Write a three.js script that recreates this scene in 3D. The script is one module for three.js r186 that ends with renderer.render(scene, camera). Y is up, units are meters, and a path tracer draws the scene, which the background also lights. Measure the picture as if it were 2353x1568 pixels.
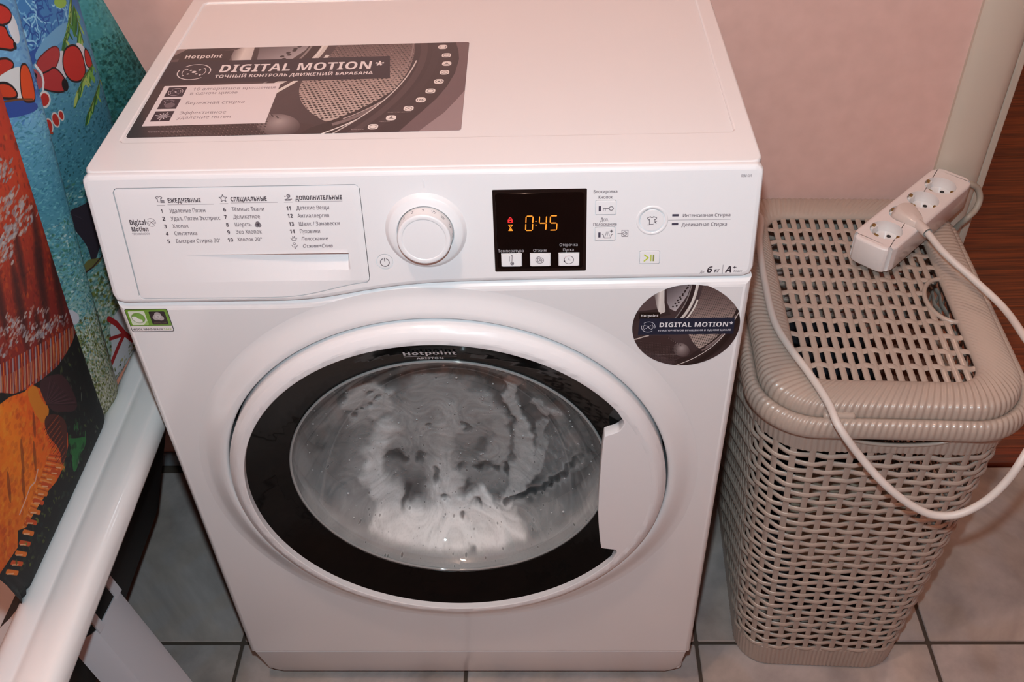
import * as THREE from 'three';
import { RoundedBoxGeometry } from 'three/addons/geometries/RoundedBoxGeometry.js';
import { ConvexGeometry } from 'three/addons/geometries/ConvexGeometry.js';
import { mergeGeometries, mergeVertices, toCreasedNormals } from 'three/addons/utils/BufferGeometryUtils.js';
import { Brush, Evaluator, SUBTRACTION } from 'three-bvh-csg';
import { createNoise2D, createNoise3D } from 'simplex-noise';

// ---------------------------------------------------------------- camera, lights, exposure
const scene = new THREE.Scene();
scene.background = new THREE.Color(0x000000);
const camera = new THREE.PerspectiveCamera(2 * Math.atan(784 / 2264.93) * 180 / Math.PI, 2353 / 1568, 0.02, 30);
camera.rotation.order = 'YXZ';
camera.position.set(0.10786, 1.30341, 0.70992);
camera.rotation.set(-0.72852, 0.04519, -0.04112);
scene.add(camera);
const renderer = new THREE.WebGLRenderer({ antialias: true });
renderer.toneMapping = THREE.LinearToneMapping;
renderer.toneMappingExposure = 1.0;
renderer.shadowMap.enabled = true;

const FLASH_POWER = 2.2, LAMP_POWER = 2.5;
const LAMP_AT = [-0.29, 2.58, 0.5], LAMP_COLOR = new THREE.Color().setRGB(1.0, 0.68, 0.54);
{ // the camera's own flash, just above the lens
  const up = new THREE.Vector3(-0.12, 1, 0).applyEuler(camera.rotation), fl = new THREE.SpotLight(0xffffff, FLASH_POWER, 0, 0.86, 0.16);
  fl.name = 'camera_flash'; fl.color.setRGB(0.73, 0.92, 1.0);
  fl.position.copy(camera.position).addScaledVector(up, 0.08); fl.shadow.radius = 0.55; fl.castShadow = true;
  fl.shadow.camera.near = 0.05; fl.target.position.copy(fl.position).add(new THREE.Vector3(0, 0, -1).applyEuler(camera.rotation)); scene.add(fl, fl.target);
}

// ---------------------------------------------------------------- helpers
function rng(seed) { let a = seed >>> 0; return () => { a = (a + 0x6d2b79f5) | 0; let t = Math.imul(a ^ (a >>> 15), 1 | a); t = (t + Math.imul(t ^ (t >>> 7), 61 | t)) ^ t; return ((t ^ (t >>> 14)) >>> 0) / 4294967296; }; }
const noise2 = createNoise2D(rng(11)), noise3 = createNoise3D(rng(23));
const fbm = (x, y, o = 4) => { let s = 0, a = 0.5; for (let i = 0; i < o; i++) { s += a * noise2(x, y); x = x * 2.03 + 7.1; y = y * 2.03 - 3.7; a *= 0.5; } return s; };
const clamp = (x, a = 0, b = 1) => Math.min(b, Math.max(a, x)), lerp = (a, b, t) => a + (b - a) * t;
const sstep = (a, b, x) => { const t = clamp((x - a) / (b - a)); return t * t * (3 - 2 * t); };
const used = new Map();
function numbered(name) { const n = used.get(name) ?? 0; used.set(name, n + 1); return n ? name + '_' + String(n).padStart(3, '0') : name; }
function mesh(name, geo, mat, parent = scene) {
  const m = new THREE.Mesh(geo, mat); m.name = parent === scene ? numbered(name) : name;
  m.castShadow = m.receiveShadow = true; parent.add(m); return m;
}
function tag(o, label, category, group, kind) { o.userData.label = label; if (category) o.userData.category = category; if (group) o.userData.group = group; if (kind) o.userData.kind = kind; return o; }
function thing(name, label, category, pos = [0, 0, 0], turn = 0, group) {
  const g = new THREE.Group(); g.name = numbered(name); g.position.set(...pos); g.rotation.y = turn; scene.add(g);
  return tag(g, label, category, group);
}
function struct(name, geo, mat, label) { const m = mesh(name, geo, mat); m.userData.kind = 'structure'; if (label) m.userData.label = label; return m; }
function structGroup(name, label) { const g = new THREE.Group(); g.name = numbered(name); g.userData.kind = 'structure'; if (label) g.userData.label = label; scene.add(g); return g; }
function std(o) { return new THREE.MeshStandardMaterial(o); }
function phys(o) { return new THREE.MeshPhysicalMaterial(o); }
const lin = (r, g, b) => new THREE.Color().setRGB(r, g, b);
function box(x0, x1, y0, y1, z0, z1, r = 0) {
  const g = r ? new RoundedBoxGeometry(x1 - x0, y1 - y0, z1 - z0, 3, r) : new THREE.BoxGeometry(x1 - x0, y1 - y0, z1 - z0);
  g.translate((x0 + x1) / 2, (y0 + y1) / 2, (z0 + z1) / 2); return g;
}
// A grid surface: fn(u, v) gives a point; uv are u, v.
function grid(nu, nv, fn, uvfn) {
  const pos = [], uv = [], idx = [];
  for (let j = 0; j <= nv; j++) for (let i = 0; i <= nu; i++) { const u = i / nu, v = j / nv; pos.push(...fn(u, v, i, j)); uv.push(...(uvfn ? uvfn(u, v) : [u, v])); }
  for (let j = 0; j < nv; j++) for (let i = 0; i < nu; i++) { const a = j * (nu + 1) + i, b = a + 1, c = a + nu + 1, d = c + 1; idx.push(a, b, d, a, d, c); }
  const g = new THREE.BufferGeometry();
  g.setAttribute('position', new THREE.Float32BufferAttribute(pos, 3)); g.setAttribute('uv', new THREE.Float32BufferAttribute(uv, 2)); g.setIndex(idx); g.computeVertexNormals(); return g;
}
function closedGrid(nu, nv, fn, uvfn) { // like grid(), closed in u; normals joined across the seam
  const g = grid(nu, nv, fn, uvfn), n = g.attributes.normal, a = new THREE.Vector3(), b = new THREE.Vector3();
  for (let j = 0; j <= nv; j++) { const p = j * (nu + 1), q = p + nu; a.fromBufferAttribute(n, p); b.fromBufferAttribute(n, q); a.add(b).normalize(); n.setXYZ(p, a.x, a.y, a.z); n.setXYZ(q, a.x, a.y, a.z); }
  return g;
}
// A lathe around the z axis: profile of [radius, z].
function latheZ(profile, seg = 128, crease) {
  let g = new THREE.LatheGeometry(profile.map(([r, z]) => new THREE.Vector2(Math.max(r, 1e-5), z)), seg);
  g.rotateX(Math.PI / 2);                               // radius in x, y; height along z
  g.computeVertexNormals();
  if (crease) g = toCreasedNormals(g, crease);
  return g;
}
function shapeOf(pts) { return new THREE.Shape(pts.map((p) => new THREE.Vector2(p[0], p[1]))); }
function roundRect(x0, x1, y0, y1, r, seg = 5) {
  const p = [], c = [[x1 - r, y1 - r, 0], [x0 + r, y1 - r, 1], [x0 + r, y0 + r, 2], [x1 - r, y0 + r, 3]];
  for (const [cx, cy, q] of c) for (let i = 0; i <= seg; i++) { const a = (q + i / seg) * Math.PI / 2; p.push([cx + r * Math.cos(a), cy + r * Math.sin(a)]); }
  return p;
}
function circlePts(r, n = 96, cx = 0, cy = 0) { const p = []; for (let i = 0; i < n; i++) { const a = i / n * 2 * Math.PI; p.push([cx + r * Math.cos(a), cy + r * Math.sin(a)]); } return p; }
function extrude(pts, depth, bevel = 0, seg = 3, holes = [], crease = 0.6) {
  const s = shapeOf(pts); for (const h of holes) s.holes.push(new THREE.Path(h.map((p) => new THREE.Vector2(p[0], p[1]))));
  const g = new THREE.ExtrudeGeometry(s, { depth, bevelEnabled: bevel > 0, bevelSize: bevel, bevelThickness: bevel, bevelSegments: seg, curveSegments: 24 });
  return crease ? flatCaps(toCreasedNormals(g, crease)) : g;
}
function flatCaps(g) { // the flat faces of an extrusion keep their own normal
  const p = g.attributes.position, n = g.attributes.normal, a = new THREE.Vector3(), b = new THREE.Vector3(), c = new THREE.Vector3();
  for (let i = 0; i < p.count; i += 3) { a.fromBufferAttribute(p, i); b.fromBufferAttribute(p, i + 1).sub(a); c.fromBufferAttribute(p, i + 2).sub(a); b.cross(c).normalize(); if (Math.abs(b.z) > 0.9999) for (let k = 0; k < 3; k++) n.setXYZ(i + k, 0, 0, Math.sign(b.z)); }
  return g;
}
function planarUV(g, fn) { const p = g.attributes.position, uv = new Float32Array(p.count * 2); for (let i = 0; i < p.count; i++) { const q = fn(p.getX(i), p.getY(i), p.getZ(i)); uv[i * 2] = q[0]; uv[i * 2 + 1] = q[1]; } g.setAttribute('uv', new THREE.BufferAttribute(uv, 2)); return g; }
function tube(pts, r, seg = 200, rad = 10, closed = false, tension = 0.5) {
  const c = new THREE.CatmullRomCurve3(pts.map((p) => new THREE.Vector3(...p)), closed, 'centripetal', tension);
  return new THREE.TubeGeometry(c, seg, r, rad, closed);
}
function ball(x, y, z, r, w = 14, h = 10) { return new THREE.SphereGeometry(r, w, h).translate(x, y, z); }
function canvas(w, h) { const c = document.createElement('canvas'); c.width = w; c.height = h; return [c, c.getContext('2d')]; }
function ctex(c, rep) { const t = new THREE.CanvasTexture(c); t.colorSpace = THREE.SRGBColorSpace; t.magFilter = THREE.LinearFilter; if (rep) t.wrapS = t.wrapT = rep; return t; }
function dtex(w, h, fn, srgb, wrap = THREE.RepeatWrapping) { // fn(u, v) -> [r, g, b] 0..1 or a number
  const d = new Uint8Array(w * h * 4);
  for (let j = 0; j < h; j++) for (let i = 0; i < w; i++) { const q = fn((i + 0.5) / w, (j + 0.5) / h), o = (j * w + i) * 4, n = typeof q === 'number'; for (let c = 0; c < 3; c++) d[o + c] = clamp(n ? q : q[c]) * 255; d[o + 3] = 255; }
  const t = new THREE.DataTexture(d, w, h, THREE.RGBAFormat); t.magFilter = THREE.LinearFilter; t.wrapS = t.wrapT = wrap; if (srgb) t.colorSpace = THREE.SRGBColorSpace; t.needsUpdate = true; return t;
}
// text set to run from x0 to x1 on the baseline y (y down), capitals h high
function fitText(g, str, x0, x1, y, h, style = '', color = '#3a3640') {
  g.save(); g.translate(x0, y); if (style.includes('i')) g.transform(1, 0, -0.2, 1, 0, 0);
  const px = 100; g.font = (style.includes('b') ? 'bold ' : '') + px + 'px sans-serif'; g.fillStyle = color; g.textBaseline = 'alphabetic'; g.textAlign = 'left';
  const w = g.measureText(str).width; g.scale((x1 - x0) / w, h / (px * 0.714)); g.fillText(str, 0, 0); g.restore();
}
function stroke(g, pts, w, color, close) { g.strokeStyle = color; g.lineWidth = w; g.lineCap = g.lineJoin = 'round'; g.beginPath(); pts.forEach((p, i) => (i ? g.lineTo(p[0], p[1]) : g.moveTo(p[0], p[1]))); if (close) g.closePath(); g.stroke(); }
function fillPoly(g, pts, color) { g.fillStyle = color; g.beginPath(); pts.forEach((p, i) => (i ? g.lineTo(p[0], p[1]) : g.moveTo(p[0], p[1]))); g.closePath(); g.fill(); }
function arc(g, x, y, rx, ry, a0, a1, w, color) { g.strokeStyle = color; g.lineWidth = w; g.lineCap = 'round'; g.beginPath(); g.ellipse(x, y, rx, ry, 0, a0, a1); g.stroke(); }
function disc(g, x, y, rx, ry, color) { g.fillStyle = color; g.beginPath(); g.ellipse(x, y, rx, ry ?? rx, 0, 0, 7); g.fill(); }

// ---------------------------------------------------------------- common materials
const grain = dtex(256, 256, (u, v) => 0.5 + 0.5 * fbm(u * 60, v * 60, 2), false);
const M = {
  enamel: phys({ color: lin(0.80, 0.79, 0.80), roughness: 0.22, clearcoat: 0.5, clearcoatRoughness: 0.06 }),
  whitePlastic: phys({ color: lin(0.80, 0.79, 0.805), roughness: 0.3, clearcoat: 0.35, clearcoatRoughness: 0.1 }),
  blackGlass: phys({ color: lin(0.004, 0.004, 0.004), roughness: 0.05, specularIntensity: 0.35 }),
  dark: std({ color: lin(0.015, 0.015, 0.016), roughness: 0.6 }),
  rubber: std({ color: lin(0.16, 0.165, 0.17), roughness: 0.5 }),
  steel: std({ color: lin(0.32, 0.32, 0.33), roughness: 0.35, metalness: 0.85 }),
  brass: std({ color: lin(0.42, 0.26, 0.09), roughness: 0.35, metalness: 0.9 }),
  cord: std({ color: lin(0.66, 0.61, 0.57), roughness: 0.45 }),
  greyCord: std({ color: lin(0.40, 0.36, 0.30), roughness: 0.5 }),
  bath: phys({ color: lin(0.80, 0.775, 0.765), roughness: 0.14, clearcoat: 0.6, clearcoatRoughness: 0.05 }),
  lampGlow: std({ color: lin(0.8, 0.7, 0.55), emissive: lin(1, 0.6, 0.3), emissiveIntensity: 6, roughness: 0.4 }),
};

// ---------------------------------------------------------------- the room
const BACK = -0.435;                                       // face of the wall behind the machine
const pinkTex = dtex(512, 512, (u, v) => { const n = fbm(u * 24, v * 24, 4) * 0.05; return [0.86 + n, 0.86 + n * 1.1, 0.86 + n * 1.2]; }, false);
const pink = std({ color: lin(0.86, 0.575, 0.51), roughness: 0.8, map: pinkTex, bumpMap: grain, bumpScale: 0.0004 });
const pale = std({ color: lin(0.62, 0.58, 0.54), roughness: 0.85, bumpMap: grain, bumpScale: 0.0004 });
function metricBox(x0, x1, y0, y1, z0, z1) { // box with uv in metres
  const g = box(x0, x1, y0, y1, z0, z1), p = g.attributes.position, n = g.attributes.normal;
  const uv = new Float32Array(p.count * 2);
  for (let i = 0; i < p.count; i++) { const ax = Math.abs(n.getX(i)), ay = Math.abs(n.getY(i)); uv[i * 2] = ax > 0.5 ? p.getZ(i) : p.getX(i); uv[i * 2 + 1] = ay > 0.5 ? p.getZ(i) : p.getY(i); }
  g.setAttribute('uv', new THREE.BufferAttribute(uv, 2)); return g;
}
struct('wall_back', mergeGeometries([metricBox(-1.24, 0.70, 0, 2.72, BACK - 0.1, BACK), metricBox(0.70, 1.5, 2.05, 2.72, BACK - 0.1, BACK)]), pink);
struct('wall_left', metricBox(-1.24, -1.14, 0, 2.72, BACK, 2.3), pink);
struct('wall_right', metricBox(1.5, 1.6, 0, 2.72, BACK - 0.1, 2.3), pink);
struct('wall_front', metricBox(-1.24, 1.6, 0, 2.72, 2.3, 2.4), pink);
struct('ceiling', metricBox(-1.24, 1.6, 2.72, 2.82, BACK - 0.1, 2.4), pale);
struct('baseboard_back', box(-1.14, 0.62, 0.0, 0.03, BACK, BACK + 0.008, 0.003), std({ color: lin(0.26, 0.28, 0.30), roughness: 0.3 }));

{ // tiled floor
  const fl = structGroup('floor', 'pale grey mottled floor tiles with dark brown grout');
  const grout = std({ color: lin(0.075, 0.055, 0.042), roughness: 0.95, bumpMap: grain, bumpScale: 0.0006 });
  mesh('grout_bed', box(-1.24, 1.5, -0.06, -0.0016, -0.437, 2.3), grout, fl);
  const tex = dtex(1024, 1024, (u, v) => {
    const c = Math.cos(u * 6.2832), s = Math.sin(u * 6.2832), d = Math.cos(v * 6.2832), e = Math.sin(v * 6.2832);
    let n = 0, a = 0.55, f = 0.9; for (let i = 0; i < 6; i++) { n += a * noise3(c * f + d * f * 0.7 + 3 * i, s * f - d * f * 0.5, e * f + i); f *= 2.1; a *= 0.58; }
    const w = sstep(0.25, 0.75, 0.5 + 0.7 * noise3(c * 1.7 + 9, s * 1.7 + e, d * 1.7)), b = 0.80 + n * 0.11;
    return [b + 0.01, b - 0.02 + 0.012 * w, b - 0.035 + 0.03 * w];
  }, true);
  const tm = phys({ color: lin(0.68, 0.63, 0.60), map: tex, roughness: 0.42, bumpMap: tex, bumpScale: 0.0006 });
  const P0 = -0.34835, Q0 = -0.07915, S = 0.33653, gap = 0.0052, r = rng(5);
  const variants = [];
  for (let k = 0; k < 5; k++) {
    const w = S - gap, b = 0.0012, g = new THREE.ExtrudeGeometry(shapeOf(roundRect(-w / 2 + b, w / 2 - b, -w / 2 + b, w / 2 - b, 0.0015, 2)), { depth: 0.008, bevelEnabled: true, bevelSize: b, bevelThickness: b, bevelSegments: 1, curveSegments: 2 });
    g.rotateX(-Math.PI / 2); g.computeBoundingBox(); g.translate(0, -g.boundingBox.max.y, 0);
    const ou = r(), ov = r(); planarUV(g, (x, y, z) => [x / 0.62 + ou, z / 0.62 + ov]); variants.push(g);
  }
  for (let j = 0; j <= 7; j++) for (let i = -3; i < 6; i++) {
    const x = P0 + (i + 0.5) * S, z = Q0 + (j - 0.5) * S, m = mesh('tile', variants[Math.floor(r() * 5)], tm, fl);
    if (x + S / 2 > 1.52 || x - S / 2 < -1.26) { fl.remove(m); continue; }
    m.position.set(x, (r() - 0.5) * 0.0006, z); if (r() < 0.5) m.rotation.y = Math.PI;
  }
}
{ // the hallway beyond the doorway: dark brown boards, plain walls
  const woodTex = dtex(1024, 512, (u, v) => {
    const s = Math.sin(v * 6.2832), c = Math.cos(v * 6.2832);
    const f = fbm(u * 3 + s * 0.4, v * 34 + u * 1.5, 5), k = fbm(u * 9, v * 110, 3), b = 0.5 + 0.55 * f + 0.22 * k;
    return [lerp(0.26, 0.66, b), lerp(0.105, 0.31, b), lerp(0.035, 0.115, b)];
  }, true);
  const wood = std({ color: lin(1.25, 1.35, 1.5), map: woodTex, roughness: 0.42 });
  const hf = structGroup('floor_hallway', 'reddish brown wooden laminate boards in the dark hallway');
  const r = rng(71);
  mesh('floor_base', box(0.0, 2.6, -0.06, -0.004, -3.2, -0.43), M.dark, hf);
  for (let j = 0; j < 14; j++) { const z1 = -0.4575 - j * 0.19, off = r() * 0.9;
    for (let i = -1; i < 3; i++) { const x0 = i * 1.28 - off + 0.2, g = box(x0 + 0.0006, x0 + 1.2794, -0.004, 0.0, z1 - 0.1892, z1, 0); const ou = r(), ov = r();
      if (x0 > 2.5) continue; planarUV(g, (x, y, z) => [(x - x0) / 1.3 + ou, z / 0.42 + ov]); mesh('floor_board', g, wood, hf); } }
  const th = structGroup('trim_2', 'orange brown wooden threshold strip in the doorway');
  const tg = new RoundedBoxGeometry(0.80, 0.012, 0.040, 2, 0.004); tg.translate(1.10, 0.000, -0.4345); planarUV(tg, (x, y, z) => [x / 1.3, z / 0.5]);
  mesh('threshold_strip', tg, std({ color: lin(0.9, 0.75, 0.6), map: woodTex, roughness: 0.4 }), th);
  struct('wall_hallway', mergeGeometries([metricBox(-0.1, 0.0, 0, 2.72, -3.3, BACK - 0.1), metricBox(2.6, 2.7, 0, 2.72, -3.3, BACK - 0.1), metricBox(-0.1, 2.7, 0, 2.72, -3.3, -3.2)]), pale);
  struct('ceiling_hallway', metricBox(-0.1, 2.7, 2.72, 2.82, -3.3, BACK - 0.1), pale);
  struct('wall_hallway_near', metricBox(1.5, 2.7, 0, 2.72, BACK - 0.1, BACK - 0.02), pale);
}
{ // door casing: a broad rounded board and the thin edge of the frame
  const trim = std({ color: lin(0.60, 0.535, 0.45), roughness: 0.4, bumpMap: grain, bumpScale: 0.0003 });
  const g1 = structGroup('trim_1', 'cream painted door casing beside the pink wall');
  const prof = [[0.6285, BACK], [0.6285, BACK + 0.006], [0.632, BACK + 0.010], [0.645, BACK + 0.0135], [0.66, BACK + 0.0145], [0.676, BACK + 0.013], [0.686, BACK + 0.009], [0.690, BACK + 0.004], [0.690, BACK]];
  const cas = extrude(prof.map(([x, z]) => [x, -z]), 2.12, 0, 1, [], 0.7); cas.rotateX(-Math.PI / 2);
  mesh('casing_board', cas, trim, g1);
  mesh('frame_edge', box(0.690, 0.7, 0, 2.1, BACK - 0.1, BACK + 0.005, 0.002), trim, g1);
  mesh('head_casing', box(0.6285, 1.5, 2.06, 2.13, BACK, BACK + 0.014, 0.005), trim, g1);
}
function unseenCeilingLamp(label, at, power) { // a lamp out of view: dome on a round plate, light just below it
  const l = thing('unseen_ceiling_lamp', label, 'lamp', at);
  mesh('base_plate', new THREE.CylinderGeometry(0.11, 0.12, 0.03, 40).translate(0, 0.125, 0), M.whitePlastic, l);
  const dome = new THREE.SphereGeometry(0.10, 40, 20, 0, Math.PI * 2, Math.PI / 2, Math.PI / 2).scale(1, 0.6, 1).translate(0, 0.11, 0);
  mesh('glass_shade', dome, M.lampGlow, l);
  const p = new THREE.PointLight(LAMP_COLOR, power); p.name = 'unseen_ceiling_lamp_light'; p.shadow.radius = 3; p.castShadow = true;
  p.position.set(at[0], at[1] - 0.03, at[2]); scene.add(p);
}
unseenCeilingLamp('unseen round ceiling lamp giving warm light above the bathroom', LAMP_AT, LAMP_POWER);  // unseen lamp, placed to warm the machine top, floor and back wall
unseenCeilingLamp('added ceiling lamp out of view in the hallway, brightening its wooden floor', [1.5, 2.58, -2.1], 1.4);  // added fill lamp, out of view, to brighten the hallway boards

// ---------------------------------------------------------------- print on the washing machine (mm on the sloping control panel)
const PANEL_TEXT = [
  ["ЕЖЕДНЕВНЫЕ", -224.6, -194.5, 89.9, 4.2, "b"], ["1", -232.5, -230.6, 80.0, 3.7, "b"], ["Удаление Пятен", -224.9, -192.3, 80.2, 3.7, ""],
  ["2", -233.0, -230.2, 72.6, 3.7, "b"], ["Удал. Пятен Экспресс", -225.2, -180.5, 72.6, 3.8, ""], ["3", -232.9, -230.2, 65.1, 3.7, "b"],
  ["Хлопок", -225.0, -210.6, 65.4, 3.8, ""], ["4", -232.8, -230.3, 57.8, 3.8, "b"], ["Синтетика", -225.1, -204.0, 58.0, 3.9, ""],
  ["5", -233.0, -230.4, 50.4, 3.7, "b"], ["Быстрая Стирка 30'", -225.2, -184.5, 50.7, 3.9, ""], ["СПЕЦИАЛЬНЫЕ", -168.3, -135.8, 90.2, 4.2, "b"],
  ["6", -176.5, -173.9, 80.6, 3.6, "b"], ["Тёмные Ткани", -168.7, -139.6, 80.8, 3.8, ""], ["7", -176.9, -174.4, 73.2, 3.7, "b"],
  ["Деликатное", -168.7, -144.6, 73.4, 3.8, ""], ["8", -176.6, -174.1, 65.7, 3.7, "b"], ["Шерсть", -168.9, -153.4, 65.9, 3.8, ""],
  ["9", -176.8, -174.2, 58.5, 3.8, "b"], ["Эко Хлопок", -169.0, -145.5, 58.7, 3.8, ""], ["10", -177.8, -172.7, 50.8, 3.7, "b"],
  ["Хлопок 20°", -168.9, -146.2, 51.1, 3.9, ""], ["ДОПОЛНИТЕЛЬНЫЕ", -110.5, -69.1, 90.4, 4.2, "b"], ["11", -119.9, -115.4, 80.9, 3.6, "b"],
  ["Детские Вещи", -110.9, -81.5, 81.1, 3.7, ""], ["12", -120.1, -115.1, 73.5, 3.7, "b"], ["Антиаллергия", -111.0, -82.5, 73.4, 3.8, ""],
  ["13", -120.0, -115.1, 65.8, 3.7, "b"], ["Шелк / Занавески", -111.1, -73.9, 65.8, 3.8, ""], ["14", -120.2, -115.3, 58.3, 3.7, "b"],
  ["Пуховики", -111.3, -92.5, 58.4, 3.8, ""], ["Полоскание", -110.9, -86.7, 51.1, 3.5, "i"], ["Отжим+Слив", -110.7, -83.1, 44.0, 3.5, "i"],
  ["Digital", -263.5, -248.4, 68.9, 4.8, "b"], ["Motion", -263.2, -247.5, 62.5, 4.6, "b"], ["TECHNOLOGY", -263.4, -247.3, 59.0, 1.9, "m"],
  ["RSM 601", 277.6, 287.0, 105.2, 2.1, ""], ["Блокировка", 151.0, 172.2, 92.3, 3.1, ""], ["Кнопок", 155.4, 168.1, 87.1, 3.1, ""],
  ["Доп.", 157.8, 165.3, 65.8, 3.2, ""], ["Полоскание", 151.2, 172.4, 61.3, 3.1, ""], ["Интенсивная Стирка", 229.7, 271.9, 68.7, 3.1, ""],
  ["Деликатная Стирка", 229.6, 269.6, 59.7, 3.2, ""], ["До", 248.9, 252.7, 12.8, 2.4, "i"], ["6", 254.5, 259.6, 13.0, 6.3, "bi"],
  ["кг", 261.4, 266.4, 13.3, 3.9, "bi"], ["А", 271.6, 277.3, 13.1, 6.3, "bi"], ["+", 278.0, 281.8, 16.5, 3.5, "b"],
  ["Класс", 279.1, 286.9, 13.3, 1.9, "i"]
];
const DISPLAY_TEXT = [
  ["Температура", 66.2, 89.6, 36.6, 3.1, ""], ["Отжим", 97.7, 110.0, 36.6, 3.1, ""], ["Отсрочка", 121.4, 138.1, 41.7, 2.9, ""],
  ["Пуска", 124.4, 134.7, 36.8, 3.1, ""]
];
const ORANGE = '#ff8a10', INK = '#3b3742';
function motionLogo(g, x, y, rx, ry, color, w) { // ring of two arcs with a cross of dots
  arc(g, x, y, rx, ry, -2.3, 0.25, w, color); arc(g, x, y, rx, ry, 0.9, 3.4, w, color);
  arc(g, x, y, rx * 0.72, ry * 0.72, -0.5, 0.6, w * 0.7, color); arc(g, x, y, rx * 0.72, ry * 0.72, 2.7, 3.8, w * 0.7, color);
  for (const [dx, dy, k] of [[0, 0, 0.14], [-0.24, -0.22, 0.08], [0.3, -0.24, 0.09], [-0.32, 0.26, 0.08], [0.2, 0.26, 0.09], [-0.5, -0.32, 0.07], [0.56, -0.42, 0.07], [-0.58, 0.46, 0.07], [0.46, 0.42, 0.08]]) disc(g, x + dx * rx, y + dy * ry, k * rx, k * ry, color);
}
function shirt(g, x, y, s, color, w) { // outline of a T-shirt in a box s wide
  const q = [[0.3, 0.02], [0.38, 0.12], [0.55, 0.12], [0.63, 0.02], [0.95, 0.16], [0.85, 0.4], [0.72, 0.35], [0.72, 0.9], [0.22, 0.9], [0.22, 0.35], [0.1, 0.4], [0, 0.16]];
  stroke(g, q.map(([a, b]) => [x + a * s, y + b * s]), w, color, true);
}
function basin(g, x, y, w, h, lw, color) { stroke(g, [[x, y + h * 0.25], [x + w * 0.12, y + h * 0.45], [x + w * 0.2, y + h], [x + w * 0.8, y + h], [x + w * 0.88, y + h * 0.45], [x + w, y + h * 0.25]], lw, color); }
const PW = 2048, PH = 404, PK = PW / 595;                // panel texture: pixels per millimetre
const [panelCanvas, pg] = canvas(PW, PH);
{
  const g = pg; g.fillStyle = '#ffffff'; g.fillRect(0, 0, PW, PH);
  g.setTransform(PK, 0, 0, PK, PW / 2, PH); g.translate(0, 0);   // x in mm from the middle, y = -s
  for (const [t, x0, x1, s, h, st] of PANEL_TEXT) fitText(g, t, x0, x1, -s, h, st, st === 'b' || st === 'bi' ? '#26222c' : st === 'm' ? '#77727c' : '#4a4650');
  for (const [x0, x1, s] of [[-234.9, -227.7, 87.4], [-225.1, -184.1, 87.8], [-178.2, -171.1, 88.1], [-168.6, -126.9, 88.6], [-120.9, -113.4, 88.5], [-110.7, -69.4, 88.8], [216.6, 272.1, 65.8]]) stroke(g, [[x0, -s], [x1, -s]], 0.25, '#6a6670');
  stroke(g, [[269.3, -11.6], [269.4, -20.9]], 0.3, '#6a6670');
  shirt(g, -234.6, -96, 6, INK, 0.4); g.fillStyle = '#ffffff'; g.fillRect(-231, -92, 4, 3); for (const k of [0, 1, 2]) stroke(g, [[-230.8, -91.8 + k * 0.9], [-227.6, -91.8 + k * 0.9]], 0.5, INK);
  const star = []; for (let i = 0; i < 10; i++) { const a = -Math.PI / 2 + i * Math.PI / 5, r = i % 2 ? 1.7 : 3.6; star.push([-174.6 + r * Math.cos(a), -93.0 + r * Math.sin(a)]); } stroke(g, star, 0.4, INK, true);
  const woolBall = (x, y, r, c) => { g.save(); g.translate(x, y); for (const a of [0, 2.1, 4.2]) { g.save(); g.rotate(a); disc(g, 0, -r * 0.38, r * 0.62, r * 0.62, c); g.restore(); } for (const a of [0, 2.1, 4.2]) { g.save(); g.rotate(a); for (const k of [0.25, 0.5, 0.75]) arc(g, 0, -r * 0.38, r * 0.62 * k, r * 0.62 * k, -3.6, -0.2, 0.18, '#ffffff'); g.restore(); } g.restore(); };
  woolBall(-147.7, -67.4, 3.1, '#4a4650');
  disc(g, -116.4, -94.4, 1.6, 1.6, INK); disc(g, -116.4, -94.4, 1.0, 1.0, '#fff'); disc(g, -116.4, -94.4, 0.5, 0.5, INK); disc(g, -119.4, -94, 0.5, 0.5, INK); stroke(g, [[-120, -90.8], [-117.5, -91.6], [-115.8, -91], [-113.9, -91.4]], 0.6, INK); stroke(g, [[-119.6, -90.1], [-115.2, -90.1]], 0.4, INK);
  basin(g, -120.4, -54.6, 6, 3.2, 0.35, INK); stroke(g, [[-118.8, -52.6], [-118.2, -55.4], [-117.4, -53.4], [-116.6, -55.4], [-116, -52.6]], 0.3, INK);
  basin(g, -120.6, -47.4, 6, 2.6, 0.35, INK); arc(g, -117.6, -48.2, 1.2, 0.9, 0, 5.4, 0.35, INK); stroke(g, [[-117.6, -46], [-117.6, -43.6]], 0.4, INK); disc(g, -117.6, -43.6, 0.5, 0.5, INK);
  motionLogo(g, -243.6, -71, 3.9, 3.9, INK, 0.3);
  // right-hand group
  g.fillStyle = '#4c4a5c'; g.fillRect(156.0, -80.4, 2.1, 4.9); g.fillRect(156.1, -55.1, 2.0, 4.9); g.fillRect(220.8, -71.4, 5.6, 2.1); g.fillRect(220.9, -63.0, 5.6, 2.1);
  stroke(g, [[160, -75.8], [160, -78.0], [165.2, -78.0]], 0.4, INK); stroke(g, [[161.8, -77.8], [161.8, -76]], 0.4, INK); arc(g, 167, -78, 1.8, 1.8, 0, 6.3, 0.45, INK);
  basin(g, 159.6, -54.6, 9.2, 5.0, 0.4, INK); for (const [a, b] of [[162.4, 163.4], [164.2, 164.2], [166.2, 165]]) { g.setLineDash([0.7, 0.6]); stroke(g, [[a, -51.4], [b, -55.6]], 0.35, INK); g.setLineDash([]); } stroke(g, [[166.6, -56.2], [169, -56.2]], 0.5, INK); stroke(g, [[167.8, -57.4], [167.8, -55]], 0.5, INK);
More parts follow.
